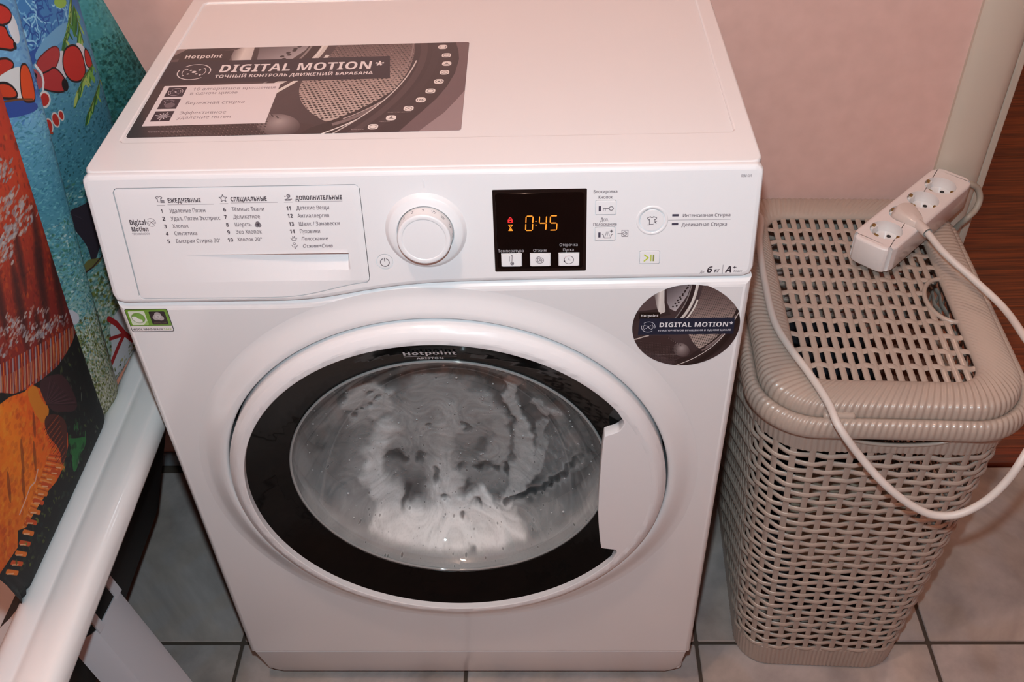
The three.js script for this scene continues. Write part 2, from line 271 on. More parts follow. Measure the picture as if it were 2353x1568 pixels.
  stroke(g, [[173.4, -53.5], [176.8, -53.5]], 0.35, INK); stroke(g, [[177.1, -56.6], [182.4, -56.6], [182.4, -50.7], [177.1, -50.7]], 0.4, INK, true); arc(g, 179.7, -53.5, 1.8, 1.8, 0, 6.3, 0.35, INK); stroke(g, [[179.7, -53.5], [180.8, -54.8]], 0.35, INK);
  shirt(g, 199.2, -69.8, 8.4, INK, 0.45); g.fillStyle = '#ffffff'; g.fillRect(204.6, -65.6, 4, 4.4); stroke(g, [[204.8, -63.4], [207.4, -65]], 0.4, INK); stroke(g, [[205.6, -65.2], [207, -63]], 0.5, INK); for (const x of [199.6, 200.4, 201.2]) disc(g, x, -61.8, 0.25, 0.25, INK);
  stroke(g, [[198.0, -32.2], [201.6, -29.2], [198.0, -26.0]], 1.0, '#c8dc28'); g.fillStyle = '#c9d86a'; g.fillRect(203.2, -32.3, 1.3, 6.5); g.fillStyle = '#97a04a'; g.fillRect(205.6, -32.3, 1.2, 6.5);
  // power
  arc(g, -37.3, -28.2, 4.0, 4.0, -1.15, 4.3, 0.55, INK); stroke(g, [[-37.3, -32.6], [-37.3, -29.4]], 0.55, INK);
  // display
  fillPoly(g, roundRect(63, 145.5, -97, -17, 1), '#040405');
  for (const [t, x0, x1, s, h] of DISPLAY_TEXT) fitText(g, t, x0, x1, -s, h, '', '#d8d4d8');
  for (const x of [78.25, 104.15, 130.05]) { g.fillStyle = '#ffffff'; g.fillRect(x - 9.4, -35.6, 18.8, 13.2); }
  stroke(g, [[78.6, -33.6], [78.6, -27.4]], 1.5, INK); stroke(g, [[78.6, -33.4], [78.6, -27.4]], 0.8, '#fff'); disc(g, 78.7, -26, 1.6, 1.6, INK); disc(g, 78.7, -26, 1.0, 1.0, '#fff'); disc(g, 78.7, -26, 0.6, 0.6, INK); g.setLineDash([0.5, 0.5]); stroke(g, [[76.6, -33], [76.6, -28.5]], 0.3, INK); g.setLineDash([]);
  { const sp = []; for (let i = 0; i < 70; i++) { const a = i * 0.25, r = 0.3 + i * 0.056; sp.push([104 + r * Math.cos(a), -29 + r * 0.9 * Math.sin(a)]); } stroke(g, sp, 0.4, INK); }
  arc(g, 130, -29, 4.2, 4.0, -1.2, 3.6, 0.4, INK); g.setLineDash([0.4, 0.8]); arc(g, 130, -29, 4.2, 4.0, 3.6, 5.1, 0.4, '#b05050'); g.setLineDash([]); stroke(g, [[130, -30.6], [130, -28.8], [131.4, -28.8]], 0.4, INK); disc(g, 126, -27.6, 0.7, 0.7, INK);
}
const panelTex = ctex(panelCanvas);
const panelUV = (x, s) => [(x + 0.2975) / 0.595, s / 0.11738];
const panelMat = phys({ color: lin(0.80, 0.79, 0.805), map: panelTex, roughness: 0.3, clearcoat: 0.35, clearcoatRoughness: 0.1 });
const displayMat = phys({ color: lin(0.75, 0.74, 0.75), map: panelTex, roughness: 0.08, specularIntensity: 0.7 });

const ev = new Evaluator(); ev.useGroups = false; ev.attributes = ['position', 'normal'];
const cut = (a, b) => { const A = new Brush(a), B = new Brush(b); A.updateMatrixWorld(); B.updateMatrixWorld(); return ev.evaluate(A, B, SUBTRACTION).geometry; };
const bare = (g) => { const q = g.index ? g.toNonIndexed() : g.clone(); for (const k of Object.keys(q.attributes)) if (k !== 'position' && k !== 'normal') q.deleteAttribute(k); return q; };
// ---------------------------------------------------------------- washing machine
const wm = thing('washing_machine', 'white front loading washing machine with a round black rimmed door and lit display', 'washing machine');
const HW = 0.2975, LEAN = Math.atan(0.0211 / 0.115), cosL = Math.cos(LEAN);
function onPanel(g) { g.rotateX(-LEAN); g.translate(0, 0.735, 0); return g; }   // panel frame (x, s, n) to the machine
const panelBottom = (x) => { // lower edge of the control panel (metres along the slope)
  const k = [[-0.3, -0.0122], [-0.1165, -0.0120], [-0.0975, -0.0095], [-0.0748, -0.0050], [-0.0335, 0.0018], [-0.005, 0.0045], [0.0357, 0.0060], [0.0873, 0.0066], [0.3, 0.0078]];
  for (let i = 1; i < k.length; i++) if (x <= k[i][0]) { const [a, p] = k[i - 1], [b, q] = k[i], t = (x - a) / (b - a); return p + (q - p) * t; } return 0.0078;
};
const bottomLine = (x0, x1, d, n = 60) => { const p = []; for (let i = 0; i <= n; i++) { const x = lerp(x0, x1, i / n); let s = 0; for (let k = -3; k <= 3; k++) s += panelBottom(x + k * 0.008) / 7; p.push([x, s + d]); } return p; };
{ // cabinet, top, plinth
  const DCY = 0.4648, shell = extrude(roundRect(-HW + 0.006, HW - 0.006, 0.024, 0.828, 0.004), 0.372, 0.004, 3, [circlePts(0.258, 96, 0, DCY).reverse()]); shell.translate(0, 0, -0.401);
  mesh('cabinet', mergeGeometries([bare(shell), bare(box(-0.28, 0.28, 0.03, 0.82, -0.406, -0.399))]), M.enamel, wm);
  const fr = extrude(roundRect(-HW + 0.0032, HW - 0.0032, 0.0282, 0.4025, 0.008), 0.018, 0.0022, 3, [roundRect(-0.281, 0.281, 0.0745, 0.3905, 0.007)]);
  fr.rotateX(-Math.PI / 2); fr.translate(0, 0.8296, 0);
  mesh('top_frame', fr, M.enamel, wm);
  const tp = box(-0.29, 0.29, 0.835, 0.8480, -0.397, -0.068, 0.001); mesh('top_panel', tp, M.enamel, wm);
  const kick = extrude([[-0.290, 0.1005], [0.290, 0.1005], [0.288, 0.045], [0.283, 0.028], [0.272, 0.019], [-0.272, 0.019], [-0.283, 0.028], [-0.288, 0.045]], 0.010, 0.0035, 3);
  { const p = kick.attributes.position; for (let i = 0; i < p.count; i++) p.setZ(i, p.getZ(i) - 0.0165 - (0.1035 - p.getY(i)) * 0.24); kick.computeVertexNormals(); }
  mesh('kick_plate', toCreasedNormals(kick, 0.5), M.whitePlastic, wm);
  for (const [x, z] of [[-0.24, -0.06], [0.24, -0.06], [-0.24, -0.36], [0.24, -0.36]]) mesh('foot', new THREE.CylinderGeometry(0.018, 0.022, 0.022, 20).translate(x, 0.0105, z), M.dark, wm);
}
const DC = 0.4648;                                        // height of the door's middle
{ // front panel with the raised collar round the door
  const top = bottomLine(-HW + 0.008, HW - 0.008, 0, 80).map(([x, s]) => [x, 0.735 + s * cosL - 0.0095]);
  const out = [[-HW + 0.008, 0.1125], [HW - 0.008, 0.1125], ...top.reverse()];
  const g = extrude(out, 0.012, 0.008, 5, [circlePts(0.262, 160, 0, DC).reverse()], 0.55); g.translate(0, 0, -0.020);
  mesh('front_panel', g, M.enamel, wm);
  const col = latheZ([[0.2395, -0.035], [0.2395, 0.0035], [0.2400, 0.0062], [0.2418, 0.0080], [0.245, 0.0084], [0.249, 0.0074], [0.255, 0.0048], [0.261, 0.0022], [0.266, 0.0008], [0.272, 0.0002]], 200); col.translate(0, DC, 0);
  mesh('door_collar', col, M.enamel, wm);
}
const drawerLow = (x) => { const k = [[-0.2715, -0.0066], [-0.134, -0.0070], [-0.116, -0.0056], [-0.100, -0.0016], [-0.084, 0.0030], [-0.053, 0.0092]]; let s = 0; for (let j = -3; j <= 3; j++) { const q = clamp(x + j * 0.006, -0.2715, -0.053); for (let i = 1; i < k.length; i++) if (q <= k[i][0] + 1e-9) { s += lerp(k[i - 1][1], k[i][1], (q - k[i - 1][0]) / (k[i][0] - k[i - 1][0])) / 7; break; } } return s; };
const DX0 = -0.2708, DX1 = -0.0534, DTOP = 0.1036;
const corner = (x, r) => { const d = Math.min(x - DX0, DX1 - x); return d >= r ? 0 : r - Math.sqrt(Math.max(0, r * r - (r - d) * (r - d))); };
const lowAt = (x) => drawerLow(x) + corner(x, 0.004), topAt = (x) => DTOP - corner(x, 0.004);
const drawerXs = (n) => { const p = []; for (let i = 0; i <= n; i++) { const t = i / n; p.push(lerp(DX0, DX1, t < 0.08 ? 0.02 * (1 - Math.cos(t / 0.08 * Math.PI / 2)) : t > 0.92 ? 1 - 0.02 * (1 - Math.cos((1 - t) / 0.08 * Math.PI / 2)) : 0.02 + 0.96 * (t - 0.08) / 0.84)); } return p; };
{ // control panel
  const low = bottomLine(-HW + 0.005, HW - 0.005, 0.005, 90), R = 0.010, top = 0.1119;
  const face = [[-HW + 0.005, low[0][1] + 0.006], [-HW + 0.0065, low[0][1] + 0.0018], [-HW + 0.011, low[0][1]], ...low.slice(2, -2), [HW - 0.011, low[90][1]], [HW - 0.0065, low[90][1] + 0.0018], [HW - 0.005, low[90][1] + 0.006], ...roundRect(-HW + 0.005, HW - 0.005, 0.02, top, 0.004, 4).slice(0, 10)];
  let g = bare(extrude(face, 0.016, 0.005, 5, [], 0.5)); g.translate(0, 0, -0.021);
  const xs = drawerXs(70), e = 0.0008, pocket = [...xs.map((x, i) => [x + (i === 0 ? -e : i === 70 ? e : 0), lowAt(x) - e]), ...xs.slice().reverse().map((x, i) => [x + (i === 0 ? e : i === 70 ? -e : 0), topAt(x) + e])];
  const cutter = (pts, d) => { const c = bare(new THREE.ExtrudeGeometry(shapeOf(pts), { depth: 0.03, bevelEnabled: false, curveSegments: 8 })); c.translate(0, 0, -d); return c; };
  g = cut(g, cutter(pocket, 0.012));
  g = cut(g, cutter(roundRect(0.0653, 0.1431, 0.0200, 0.0938, 0.003), 0.0012));
  for (const [x0, x1, s0, s1] of [[0.1530, 0.1714, 0.0720, 0.0856], [0.1530, 0.1714, 0.0468, 0.0600], [0.1936, 0.2118, 0.0231, 0.0359]]) g = cut(g, cutter(roundRect(x0 - 0.0003, x1 + 0.0003, s0 - 0.0003, s1 + 0.0003, 0.0012), 0.0014));
  g = cut(g, cutter(circlePts(0.0113, 48, 0.2033, 0.0658), 0.0012)); g = cut(g, cutter(circlePts(0.0079, 40, -0.0373, 0.0287), 0.0012));
  planarUV(g, panelUV);
  mesh('control_panel', onPanel(g), panelMat, wm);
}
{ // detergent drawer with its scooped grip
  const xs = drawerXs(110), s0 = 0.0380, L0 = -0.222, L1 = -0.0712;
  const depth = (x, s) => {
    if (s >= s0 || x <= L0 || x >= L1 + 0.0015) return 0;
    const wide = Math.pow(clamp((x - L0) / (L1 - L0)), 1.15), side = sstep(L1 + 0.0015, L1 - 0.001, x), lowEnd = x < -0.12 ? 0.0045 : lerp(0.0045, 0.0165, Math.pow((x + 0.12) / 0.049, 1.0));
    const t = clamp((s - lowEnd) / (s0 - lowEnd)); return 0.0105 * wide * side * Math.pow(sstep(0, 1, t), 0.9);
  };
  const rows = []; for (let i = 0; i <= 44; i++) rows.push(i / 44);
  const ss = (x, j) => { const a = lowAt(x), b = topAt(x); if (j <= 60) return lerp(a, s0 - 0.00025, j / 60); if (j === 61) return s0 + 0.00005; return lerp(s0 + 0.00005, b, (j - 61) / 14); };
  const g = grid(110, 75, (u, v, i, j) => { const x = xs[i], s = ss(x, j), edge = Math.min(s - lowAt(x), topAt(x) - s, x - DX0, DX1 - x); return [x, s, -0.0002 - depth(x, s) - 0.0006 * (1 - sstep(0, 0.0012, edge))]; });
  const rimPts = [...xs.map((x) => [x, lowAt(x)]), ...xs.slice().reverse().map((x) => [x, topAt(x)])], n = rimPts.length;
  const skirt = grid(n, 1, (u, v, i) => { const p = rimPts[i % n]; return [p[0], p[1], -0.0008 - v * 0.010]; });
  const all = mergeGeometries([g, skirt]); planarUV(all, panelUV);
  mesh('detergent_drawer', onPanel(toCreasedNormals(all, 0.6)), panelMat, wm);
}
{ // display with lit digits and its three keys
  const d = mesh('display_window', onPanel(planarUV(extrude(roundRect(0.0657, 0.1427, 0.0204, 0.0934, 0.0026), 0.0012, 0.0003, 1), panelUV).translate(0, 0, -0.0013)), displayMat, wm); d.userData.label = 'black glossy display with orange time digits';
  for (const x of [0.07825, 0.10415, 0.13005]) mesh('push_button', onPanel(planarUV(extrude(roundRect(x - 0.0086, x + 0.0086, 0.0233, 0.0348, 0.001), 0.0016, 0.0005, 2), panelUV).translate(0, 0, -0.0002)), panelMat, d);
  const glow = std({ color: lin(0.2, 0.06, 0.01), emissive: lin(1.0, 0.30, 0.02), emissiveIntensity: 1.15, roughness: 0.5 }), red = std({ color: lin(0.1, 0.01, 0.01), emissive: lin(0.85, 0.015, 0.02), emissiveIntensity: 0.9, roughness: 0.5 });
  const seg = (x, s, w, h, on) => { // seven segments, slightly slanted
    const t = 0.95e-3, q = [], sk = 0.06, bar = (x0, s0, x1, s1) => { const dx = x1 - x0, ds = s1 - s0, l = Math.hypot(dx, ds), ux = dx / l, us = ds / l, a = t * 0.5, p = [[x0 + ux * a * 0.6, s0 + us * a * 0.6], [x0 + ux * t - us * a, s0 + us * t + ux * a], [x1 - ux * t - us * a, s1 - us * t + ux * a], [x1 - ux * a * 0.6, s1 - us * a * 0.6], [x1 - ux * t + us * a, s1 - us * t - ux * a], [x0 + ux * t + us * a, s0 + us * t - ux * a]]; q.push(extrude(p.map(([a2, b2]) => [a2 + (b2 - s) * sk, b2]), 0.0002, 0, 1, [], 0)); };
    const c = [[x, s + h, x + w, s + h], [x + w, s + h / 2, x + w, s + h], [x + w, s, x + w, s + h / 2], [x, s, x + w, s], [x, s, x, s + h / 2], [x, s + h / 2, x, s + h], [x, s + h / 2, x + w, s + h / 2]];
    on.forEach((k) => bar(...c[k])); return onPanel(mergeGeometries(q).translate(0, 0, 0.0003));
  };
  mesh('display_digit', seg(0.0914, 0.0580, 0.0061, 0.0138, [0, 1, 2, 3, 4, 5]), glow, d);
  mesh('display_digit', seg(0.1033, 0.0580, 0.0061, 0.0138, [1, 2, 5, 6]), glow, d);
  mesh('display_digit', seg(0.1129, 0.0580, 0.0061, 0.0138, [0, 2, 3, 5, 6]), glow, d);
  mesh('display_colon', onPanel(mergeGeometries([0.0668, 0.0631].map((s) => new THREE.CylinderGeometry(0.0005, 0.0005, 0.0003, 12).rotateX(Math.PI / 2).translate(0.1008, s, 0.0004)))), glow, d);
  const lock = mergeGeometries([extrude(roundRect(0.0758, 0.0804, 0.0656, 0.0688, 0.0005), 0.0002, 0, 1, [roundRect(0.0772, 0.0790, 0.0664, 0.0676, 0.0004)], 0), new THREE.TorusGeometry(0.0013, 0.0004, 6, 16, Math.PI).scale(1, 1.4, 0.4).translate(0.0781, 0.0688, 0.0001)].map(bare));
  mesh('lock_symbol', onPanel(lock.translate(0, 0, 0.0003)), red, d);
  const hg = [[0.0762, 0.0639, 0.0801, 0.0632], [0.0762, 0.0585, 0.0801, 0.0578]].map(([a, b, c, e]) => bare(extrude([[a, e], [c, e], [c, b], [a, b]], 0.0002, 0, 1, [], 0)));
  const ln = (x0, s0, x1, s1) => { const l = Math.hypot(x1 - x0, s1 - s0), g = new THREE.BoxGeometry(l, 0.0005, 0.0002); g.rotateZ(Math.atan2(s1 - s0, x1 - x0)); return bare(g.translate((x0 + x1) / 2, (s0 + s1) / 2, 0.0001)); };
  hg.push(ln(0.0766, 0.0634, 0.0780, 0.0610), ln(0.0797, 0.0634, 0.0783, 0.0610), ln(0.0780, 0.0608, 0.0766, 0.0583), ln(0.0783, 0.0608, 0.0797, 0.0583), bare(extrude([[0.0770, 0.0586], [0.0793, 0.0586], [0.07815, 0.0600]], 0.0002, 0, 1, [], 0)));
  mesh('hourglass_symbol', onPanel(mergeGeometries(hg).translate(0, 0, 0.0003)), glow, d);
}
{ // the other keys and the knob
  for (const [x0, x1, s0, s1, l] of [[0.1530, 0.1714, 0.0720, 0.0856], [0.1530, 0.1714, 0.0468, 0.0600], [0.1936, 0.2118, 0.0231, 0.0359, 'key with a yellow green start symbol']]) {
    const b = mesh('push_button', onPanel(planarUV(extrude(roundRect(x0 + 0.0007, x1 - 0.0007, s0 + 0.0007, s1 - 0.0007, 0.0008), 0.0016, 0.0005, 2), panelUV).translate(0, 0, -0.0016)), panelMat, wm); if (l) b.userData.label = l;
  }
  const round = (x, s, r) => planarUV(latheZ([[0, 0.0010], [r * 0.6, 0.0010], [r - 0.001, 0.0009], [r - 0.0002, 0.0004], [r, -0.001], [r, -0.002]], 48, 0.6).translate(x, s, -0.0006), panelUV);
  mesh('round_button', onPanel(round(0.2033, 0.0658, 0.0107)), panelMat, wm); mesh('power_button', onPanel(round(-0.0373, 0.0287, 0.0074)), panelMat, wm);
  const ring = latheZ([[0.0113, -0.0003], [0.0115, 0.0005], [0.0130, 0.0006], [0.0138, 0.0003], [0.0146, -0.0004]], 48); mesh('button_surround', onPanel(ring.translate(0.2033, 0.0658, 0)), M.whitePlastic, wm);
  mesh('pointer_mark', onPanel(box(0.0031, 0.0043, 0.1000, 0.1076, -0.0005, 0.0005, 0.0004)), M.whitePlastic, wm);
  const KX = 0.0025, KS = 0.0590, k = new THREE.Group(); k.name = 'programme_knob'; wm.add(k);
  mesh('knob_skirt', onPanel(latheZ([[0.0372, -0.0006], [0.0362, 0.0003], [0.0350, 0.0012], [0.0340, 0.0026], [0.0325, 0.0036], [0.0290, 0.0044], [0.0262, 0.0048], [0.0256, 0.0050], [0.0250, 0.0030]], 96).translate(KX, KS, 0)), M.whitePlastic, k);
  const [kc, kg] = canvas(1024, 64); kg.fillStyle = '#fff'; kg.fillRect(0, 0, 1024, 64);
  ['1', null, null, '14', '13', '12', '11', '10', '9', '8', '7', '6', '5', '4', '3', '2'].forEach((t, i) => { { const x = 512 + i * 64 - (i > 8 ? 1024 : 0); kg.save(); kg.translate(x, 40); if (t) { kg.font = 'bold 26px sans-serif'; kg.fillStyle = '#37323c'; kg.textAlign = 'center'; kg.fillText(t, 0, 0); } else { basin(kg, -14, -20, 28, 18, 2, '#37323c'); if (i === 1) disc(kg, 0, -16, 6, 4, '#37323c'); else stroke(kg, [[-6, -6], [-3, -18], [0, -8], [3, -18], [6, -6]], 2, '#37323c'); } kg.restore(); } });
  const kt = ctex(kc); kt.wrapS = THREE.RepeatWrapping;
  const side = closedGrid(96, 1, (u, v) => { const a = -Math.PI / 2 - u * 2 * Math.PI, r = lerp(0.0248, 0.0238, v); return [KX + r * Math.cos(a), KS + r * Math.sin(a), lerp(0.0035, 0.0178, v)]; }, (u, v) => [u, 1 - v]);
  mesh('knob_grip', onPanel(side), phys({ color: lin(0.78, 0.75, 0.75), map: kt, roughness: 0.3, clearcoat: 0.3 }), k);
  mesh('knob_cap', onPanel(latheZ([[0, 0.0186], [0.0186, 0.0186], [0.0189, 0.0183], [0.0192, 0.0186], [0.0200, 0.0191], [0.0222, 0.0190], [0.0233, 0.0186], [0.0238, 0.0176], [0.0236, 0.0160]], 96).translate(KX, KS, 0)), M.whitePlastic, k);
}
const zBowl = (r) => -0.092 + 0.087 * Math.pow(Math.min(r, 0.176) / 0.176, 4);
{ // the door
  const d = new THREE.Group(); d.name = 'door'; d.position.set(0, DC, 0); wm.add(d); d.userData.label = 'round white door with a black glass ring and clear bowl';
  mesh('door_ring', latheZ([[0.2195, 0.0080], [0.2195, 0.0212], [0.2200, 0.0218], [0.2206, 0.0220], [0.2255, 0.0220], [0.2275, 0.0214], [0.2330, 0.0176], [0.2358, 0.0150], [0.2368, 0.0128], [0.2370, 0.0100], [0.2370, -0.030]], 220, 0.5), M.whitePlastic, d);
  const hp = [[182.1, 123.5], [186.8, 114.0], [187.0, 107.7], [183.1, 99.4], [176.6, 94.9], [170.5, 92.0], [167.8, 86.5], [166.4, 51.5], [165.4, 9.1], [165.6, -35.7], [168.3, -75.1], [170.4, -93.5], [171.6, -96.4], [178.9, -98.0], [185.5, -99.7], [188.4, -103.5], [187.4, -110.5], [184.6, -118.6]].map(([x, y]) => new THREE.Vector2(x / 1000, y / 1000));
  const sp = new THREE.SplineCurve(hp).getPoints(110).map((p) => [p.x, p.y]), R = 0.2203;
  const a0 = Math.atan2(-118.6, 184.6), a1 = Math.atan2(123.5, 182.1), rim = []; for (let i = 0; i <= 50; i++) { const a = lerp(a0, a1, i / 50); rim.push([R * Math.cos(a), R * Math.sin(a)]); }
  const hg = extrude([...sp, ...rim], 0.011, 0.0012, 3, [], 0.5); hg.translate(0, 0, 0.022 - 0.0122);
  mesh('door_handle', hg, M.whitePlastic, d);
  const coneZ = (r) => r >= 0.19 ? 0.0002 + 0.0140 * Math.pow((r - 0.19) / 0.03, 1.0) : lerp(-0.0048, 0.0002, (r - 0.176) / 0.014);
  const prof = []; for (let i = 0; i <= 14; i++) { const r = lerp(0.1768, 0.2198, i / 14); prof.push([r, coneZ(r)]); } prof.push([0.2198, -0.02], [0.1785, -0.02], [0.1768, -0.0046]);
  mesh('dark_ring', latheZ(prof, 200, 0.5), M.blackGlass, d);
  mesh('inner_sleeve', latheZ([[0.1785, -0.0085], [0.1775, -0.0100], [0.1785, -0.024], [0.1905, -0.024]], 160, 0.4), std({ color: lin(0.012, 0.012, 0.013), roughness: 0.5 }), d);
  const gp = [[0.1775, -0.0070], [0.1770, -0.0040], [0.1762, -0.0022], [0.1748, -0.0024], [0.1738, -0.0048]];
  for (let i = 0; i <= 40; i++) { const r = 0.1728 * (1 - i / 40); gp.push([r, zBowl(r) - 0.0005]); }
  mesh('glass_bowl', latheZ(gp, 180), phys({ color: lin(0.97, 0.98, 0.98), roughness: 0.015, transmission: 1, thickness: 0, ior: 1.5, specularIntensity: 1 }), d);
  const bead = (r, z, t) => latheZ(Array.from({ length: 13 }, (_, i) => { const a = i / 12 * 2 * Math.PI; return [r + t * Math.cos(a), z + t * Math.sin(a)]; }), 180);
  mesh('bowl_edge', bead(0.1750, -0.0042, 0.0015), phys({ color: lin(0.30, 0.31, 0.31), roughness: 0.08, clearcoat: 1, clearcoatRoughness: 0.02 }), d);
  // brand lettering on the black ring
  const [c, g] = canvas(1024, 320), k = 1024 / 64; g.clearRect(0, 0, 1024, 320); g.setTransform(k, 0, 0, k, 0, 0);
  fitText(g, 'Hotpoint', 2.6, 56.2, 9.4, 7.6, 'b', '#d9d9de'); g.fillStyle = '#cfcfd4'; g.fillRect(3.6, 12.2, 52.0, 0.55); fitText(g, 'ARISTON', 15.4, 42.6, 18.1, 3.5, 'b', '#d4d4d9');
  const bt = ctex(c), bg = grid(40, 12, (u, v) => { const x = -0.0345 + u * 0.064, y = 0.2002 - 0.0215 + v * 0.020; return [x, y, coneZ(Math.hypot(x, y)) + 0.0016]; });
  mesh('brand_mark', bg, std({ map: bt, transparent: true, roughness: 0.4 }), d);
}
{ // rubber gasket and steel drum behind the bowl
  const gk = latheZ([[0.205, -0.012], [0.190, -0.022], [0.184, -0.034], [0.187, -0.050], [0.196, -0.062], [0.188, -0.074], [0.190, -0.092], [0.204, -0.105], [0.228, -0.112]], 140); gk.translate(0, DC, 0);
  mesh('door_gasket', gk, M.rubber, wm);
  const dr = latheZ([[0.226, -0.115], [0.242, -0.125], [0.246, -0.14], [0.246, -0.37], [0.238, -0.385], [0.12, -0.388], [0.05, -0.378], [0, -0.376]], 140); dr.translate(0, DC, 0);
  mesh('drum', dr, std({ color: lin(0.10, 0.10, 0.105), roughness: 0.4, metalness: 0.6 }), wm);
}
{ // white suds and streaming water pressed against the inside of the bowl
  const caps = [], S = (pts, r, d, soft = 1) => caps.push({ pts: pts.map(([x, y]) => [x / 1000, y / 1000]), r: r / 1000, d, soft });
  S([[-76, -20], [-41, 10], [-15, 32], [8, 20], [10, -8], [-25, -30], [-60, -35]], 34, 0.46, 1.0);
  S([[-27, 40], [0, 30]], 26, 0.46, 0.8); S([[-52, -70], [-5, -95], [45, -90]], 26, 0.40, 1.2); S([[-118, -60], [-110, 0]], 22, 0.34, 1.2); S([[-117, 38], [-98, 56], [-80, 36], [-86, 16]], 15, 0.62, 0.6); S([[-112, 8], [-96, 22], [-104, 34]], 14, 0.50, 0.8);
  S([[-135, 41], [-150, -10], [-139, -69], [-112, -108]], 13, 0.30, 1.2); S([[-84, -20], [-98, -45], [-102, -73], [-92, -98], [-75, -125], [-63, -146]], 15, 0.80, 0.9);
  S([[-60, 2], [-40, -30], [-30, -60], [-15, -80]], 12, 0.52, 1.2); S([[-7, 2], [-14, -57], [-19, -91], [-8, -123]], 14, 0.62, 1.0); S([[-20, -100], [-20, -140]], 20, 0.78, 1);
  S([[69, 58], [68, 30], [70, 11], [82, -30], [79, -76], [64, -114], [48, -134]], 10, 0.60, 0.5); S([[100, -50], [88, -82], [70, -108]], 9, 0.55, 0.6); S([[96, 26], [104, 14], [120, 20]], 4, 0.42, 0.5); S([[104, -2], [100, -40]], 6, 0.42, 0.6);
  S([[30, 24], [48, -10], [55, -45], [50, -72], [35, -81]], 13, 0.50, 0.7); S([[20, 10], [24, -30], [10, -45]], 18, 0.40, 1.1);
  S([[-100, -126], [-68, -145], [-31, -153], [12, -153], [55, -146], [70, -140]], 14, 0.88, 1.0); S([[-70, -138], [-40, -146], [10, -142], [40, -145]], 15, 0.95, 1.1); S([[-60, -158], [-10, -164], [50, -157]], 6, 0.95, 0.8);
  S([[-7, -134], [4, -126], [15, -121], [29, -118], [38, -126], [42, -135]], 8, 0.9, 0.6); S([[-120, -60], [-125, -95], [-100, -120]], 16, 0.42, 1.2); S([[60, -130], [95, -124], [120, -104]], 12, 0.36, 1.3);
  S([[118, -30], [124, -56], [112, -80]], 16, 0.28, 1.2); S([[-60, 95], [-10, 85], [50, 78], [100, 62]], 14, 0.16, 1.4); S([[140, -54], [136, -20], [120, 20]], 10, 0.22, 1.2);
  const holes = [[-78, -63, 9, 7], [-70, -70, 8, 5], [3, -88, 4, 7], [29, -87, 9, 6], [20, -92, 5, 4], [-66, -112, 5, 12], [12, -116, 12, 5], [-149, 6, 8, 12], [-35, -22, 4, 3], [42, -92, 5, 3], [60, -90, 4, 6], [-118, 12, 3, 3], [-96, 44, 3, 3], [-104, 26, 2, 2], [-84, 34, 3, 3], [-60, 66, 10, 6], [10, -20, 4, 9], [-112, 24, 2, 2], [-92, 30, 3, 2], [-20, -126, 4, 3], [2, -140, 3, 3], [28, -132, 4, 3], [-44, -70, 5, 9], [-30, -98, 4, 7]];
  const crease = [[56, -124], [80, -112], [104, -95], [128, -66], [149, -24]].map(([x, y]) => [x / 1000, y / 1000]);
  const distTo = (pts, x, y) => { let b = 9; for (let i = 1; i < pts.length; i++) { const [ax, ay] = pts[i - 1], [bx, by] = pts[i], dx = bx - ax, dy = by - ay, t = clamp(((x - ax) * dx + (y - ay) * dy) / (dx * dx + dy * dy)); b = Math.min(b, Math.hypot(x - ax - t * dx, y - ay - t * dy)); } return b; };
  const N = 900, field = new Float32Array(N * N), R = 0.178;
  const bub = []; { const r = rng(404); for (let i = 0; i < 420; i++) bub.push([(r() * 2 - 1) * 0.16, (r() * 2 - 1) * 0.17 - 0.02, 0.0005 + 0.0016 * r() * r()]); }
  for (let j = 0; j < N; j++) for (let i = 0; i < N; i++) {
    let x = ((i + 0.5) / N * 2 - 1) * R, y = ((j + 0.5) / N * 2 - 1) * R; if (Math.hypot(x, y) > R) continue;
    const wx = x + 0.006 * noise2(x * 22, y * 22) + 0.0022 * noise2(x * 70 + 5, y * 70), wy = y + 0.006 * noise2(x * 22 + 40, y * 22) + 0.0022 * noise2(x * 70, y * 70 + 9);
    let d = 0.06 + 0.06 * noise2(x * 20, y * 14); const low = sstep(0.09, -0.11, y); d += 0.08 * low;
    for (const c of caps) { const q = distTo(c.pts, wx, wy); if (q < c.r * (1 + c.soft)) { const w = 1 - sstep(c.r * (1 - 0.7 * Math.min(1, c.soft)), c.r * (1 + 0.55 * c.soft), q); d = Math.max(d, lerp(d, c.d, w)); } }
    d *= 1 + 0.22 * fbm(x * 45 + 3 * noise2(x * 12, y * 12), y * 45, 4);
    for (const [hx, hy, ra, rb] of holes) { const q = Math.hypot((wx - hx / 1000) * 1000 / ra, (wy - hy / 1000) * 1000 / rb); if (q < 1.8) d *= lerp(0.34, 1, sstep(0.5, 1.7, q)); }
    const cr = distTo(crease, x + 0.0016 * noise2(x * 60, y * 60), y + 0.0016 * noise2(x * 60 + 8, y * 60)), rr = Math.hypot(x, y); d = lerp(d, 0.46 + 0.05 * noise2(x * 9, y * 30), sstep(0.1625, 0.1705, rr) * sstep(0.02, -0.07, y)); d = Math.max(d, 0.26 * sstep(0.150, 0.168, rr) * sstep(0.14, 0.0, y)); d *= lerp(0.35, 1, sstep(0.0008, 0.0045, cr)); if (cr > 0.003) d += 0.12 * (1 - sstep(0.003, 0.008, cr));
    d -= 0.05 * sstep(0.2, 0.6, noise2(x * 300, y * 300)) * sstep(0.3, 0.7, d);
    const right = sstep(0.07, 0.13, x) * sstep(-0.06, 0.02, 0.03 - Math.abs(y + 0.03)); d += 0.16 * right * Math.max(0, noise2(x * 95, y * 70 + x * 60));
    field[j * N + i] = clamp(d);
  }
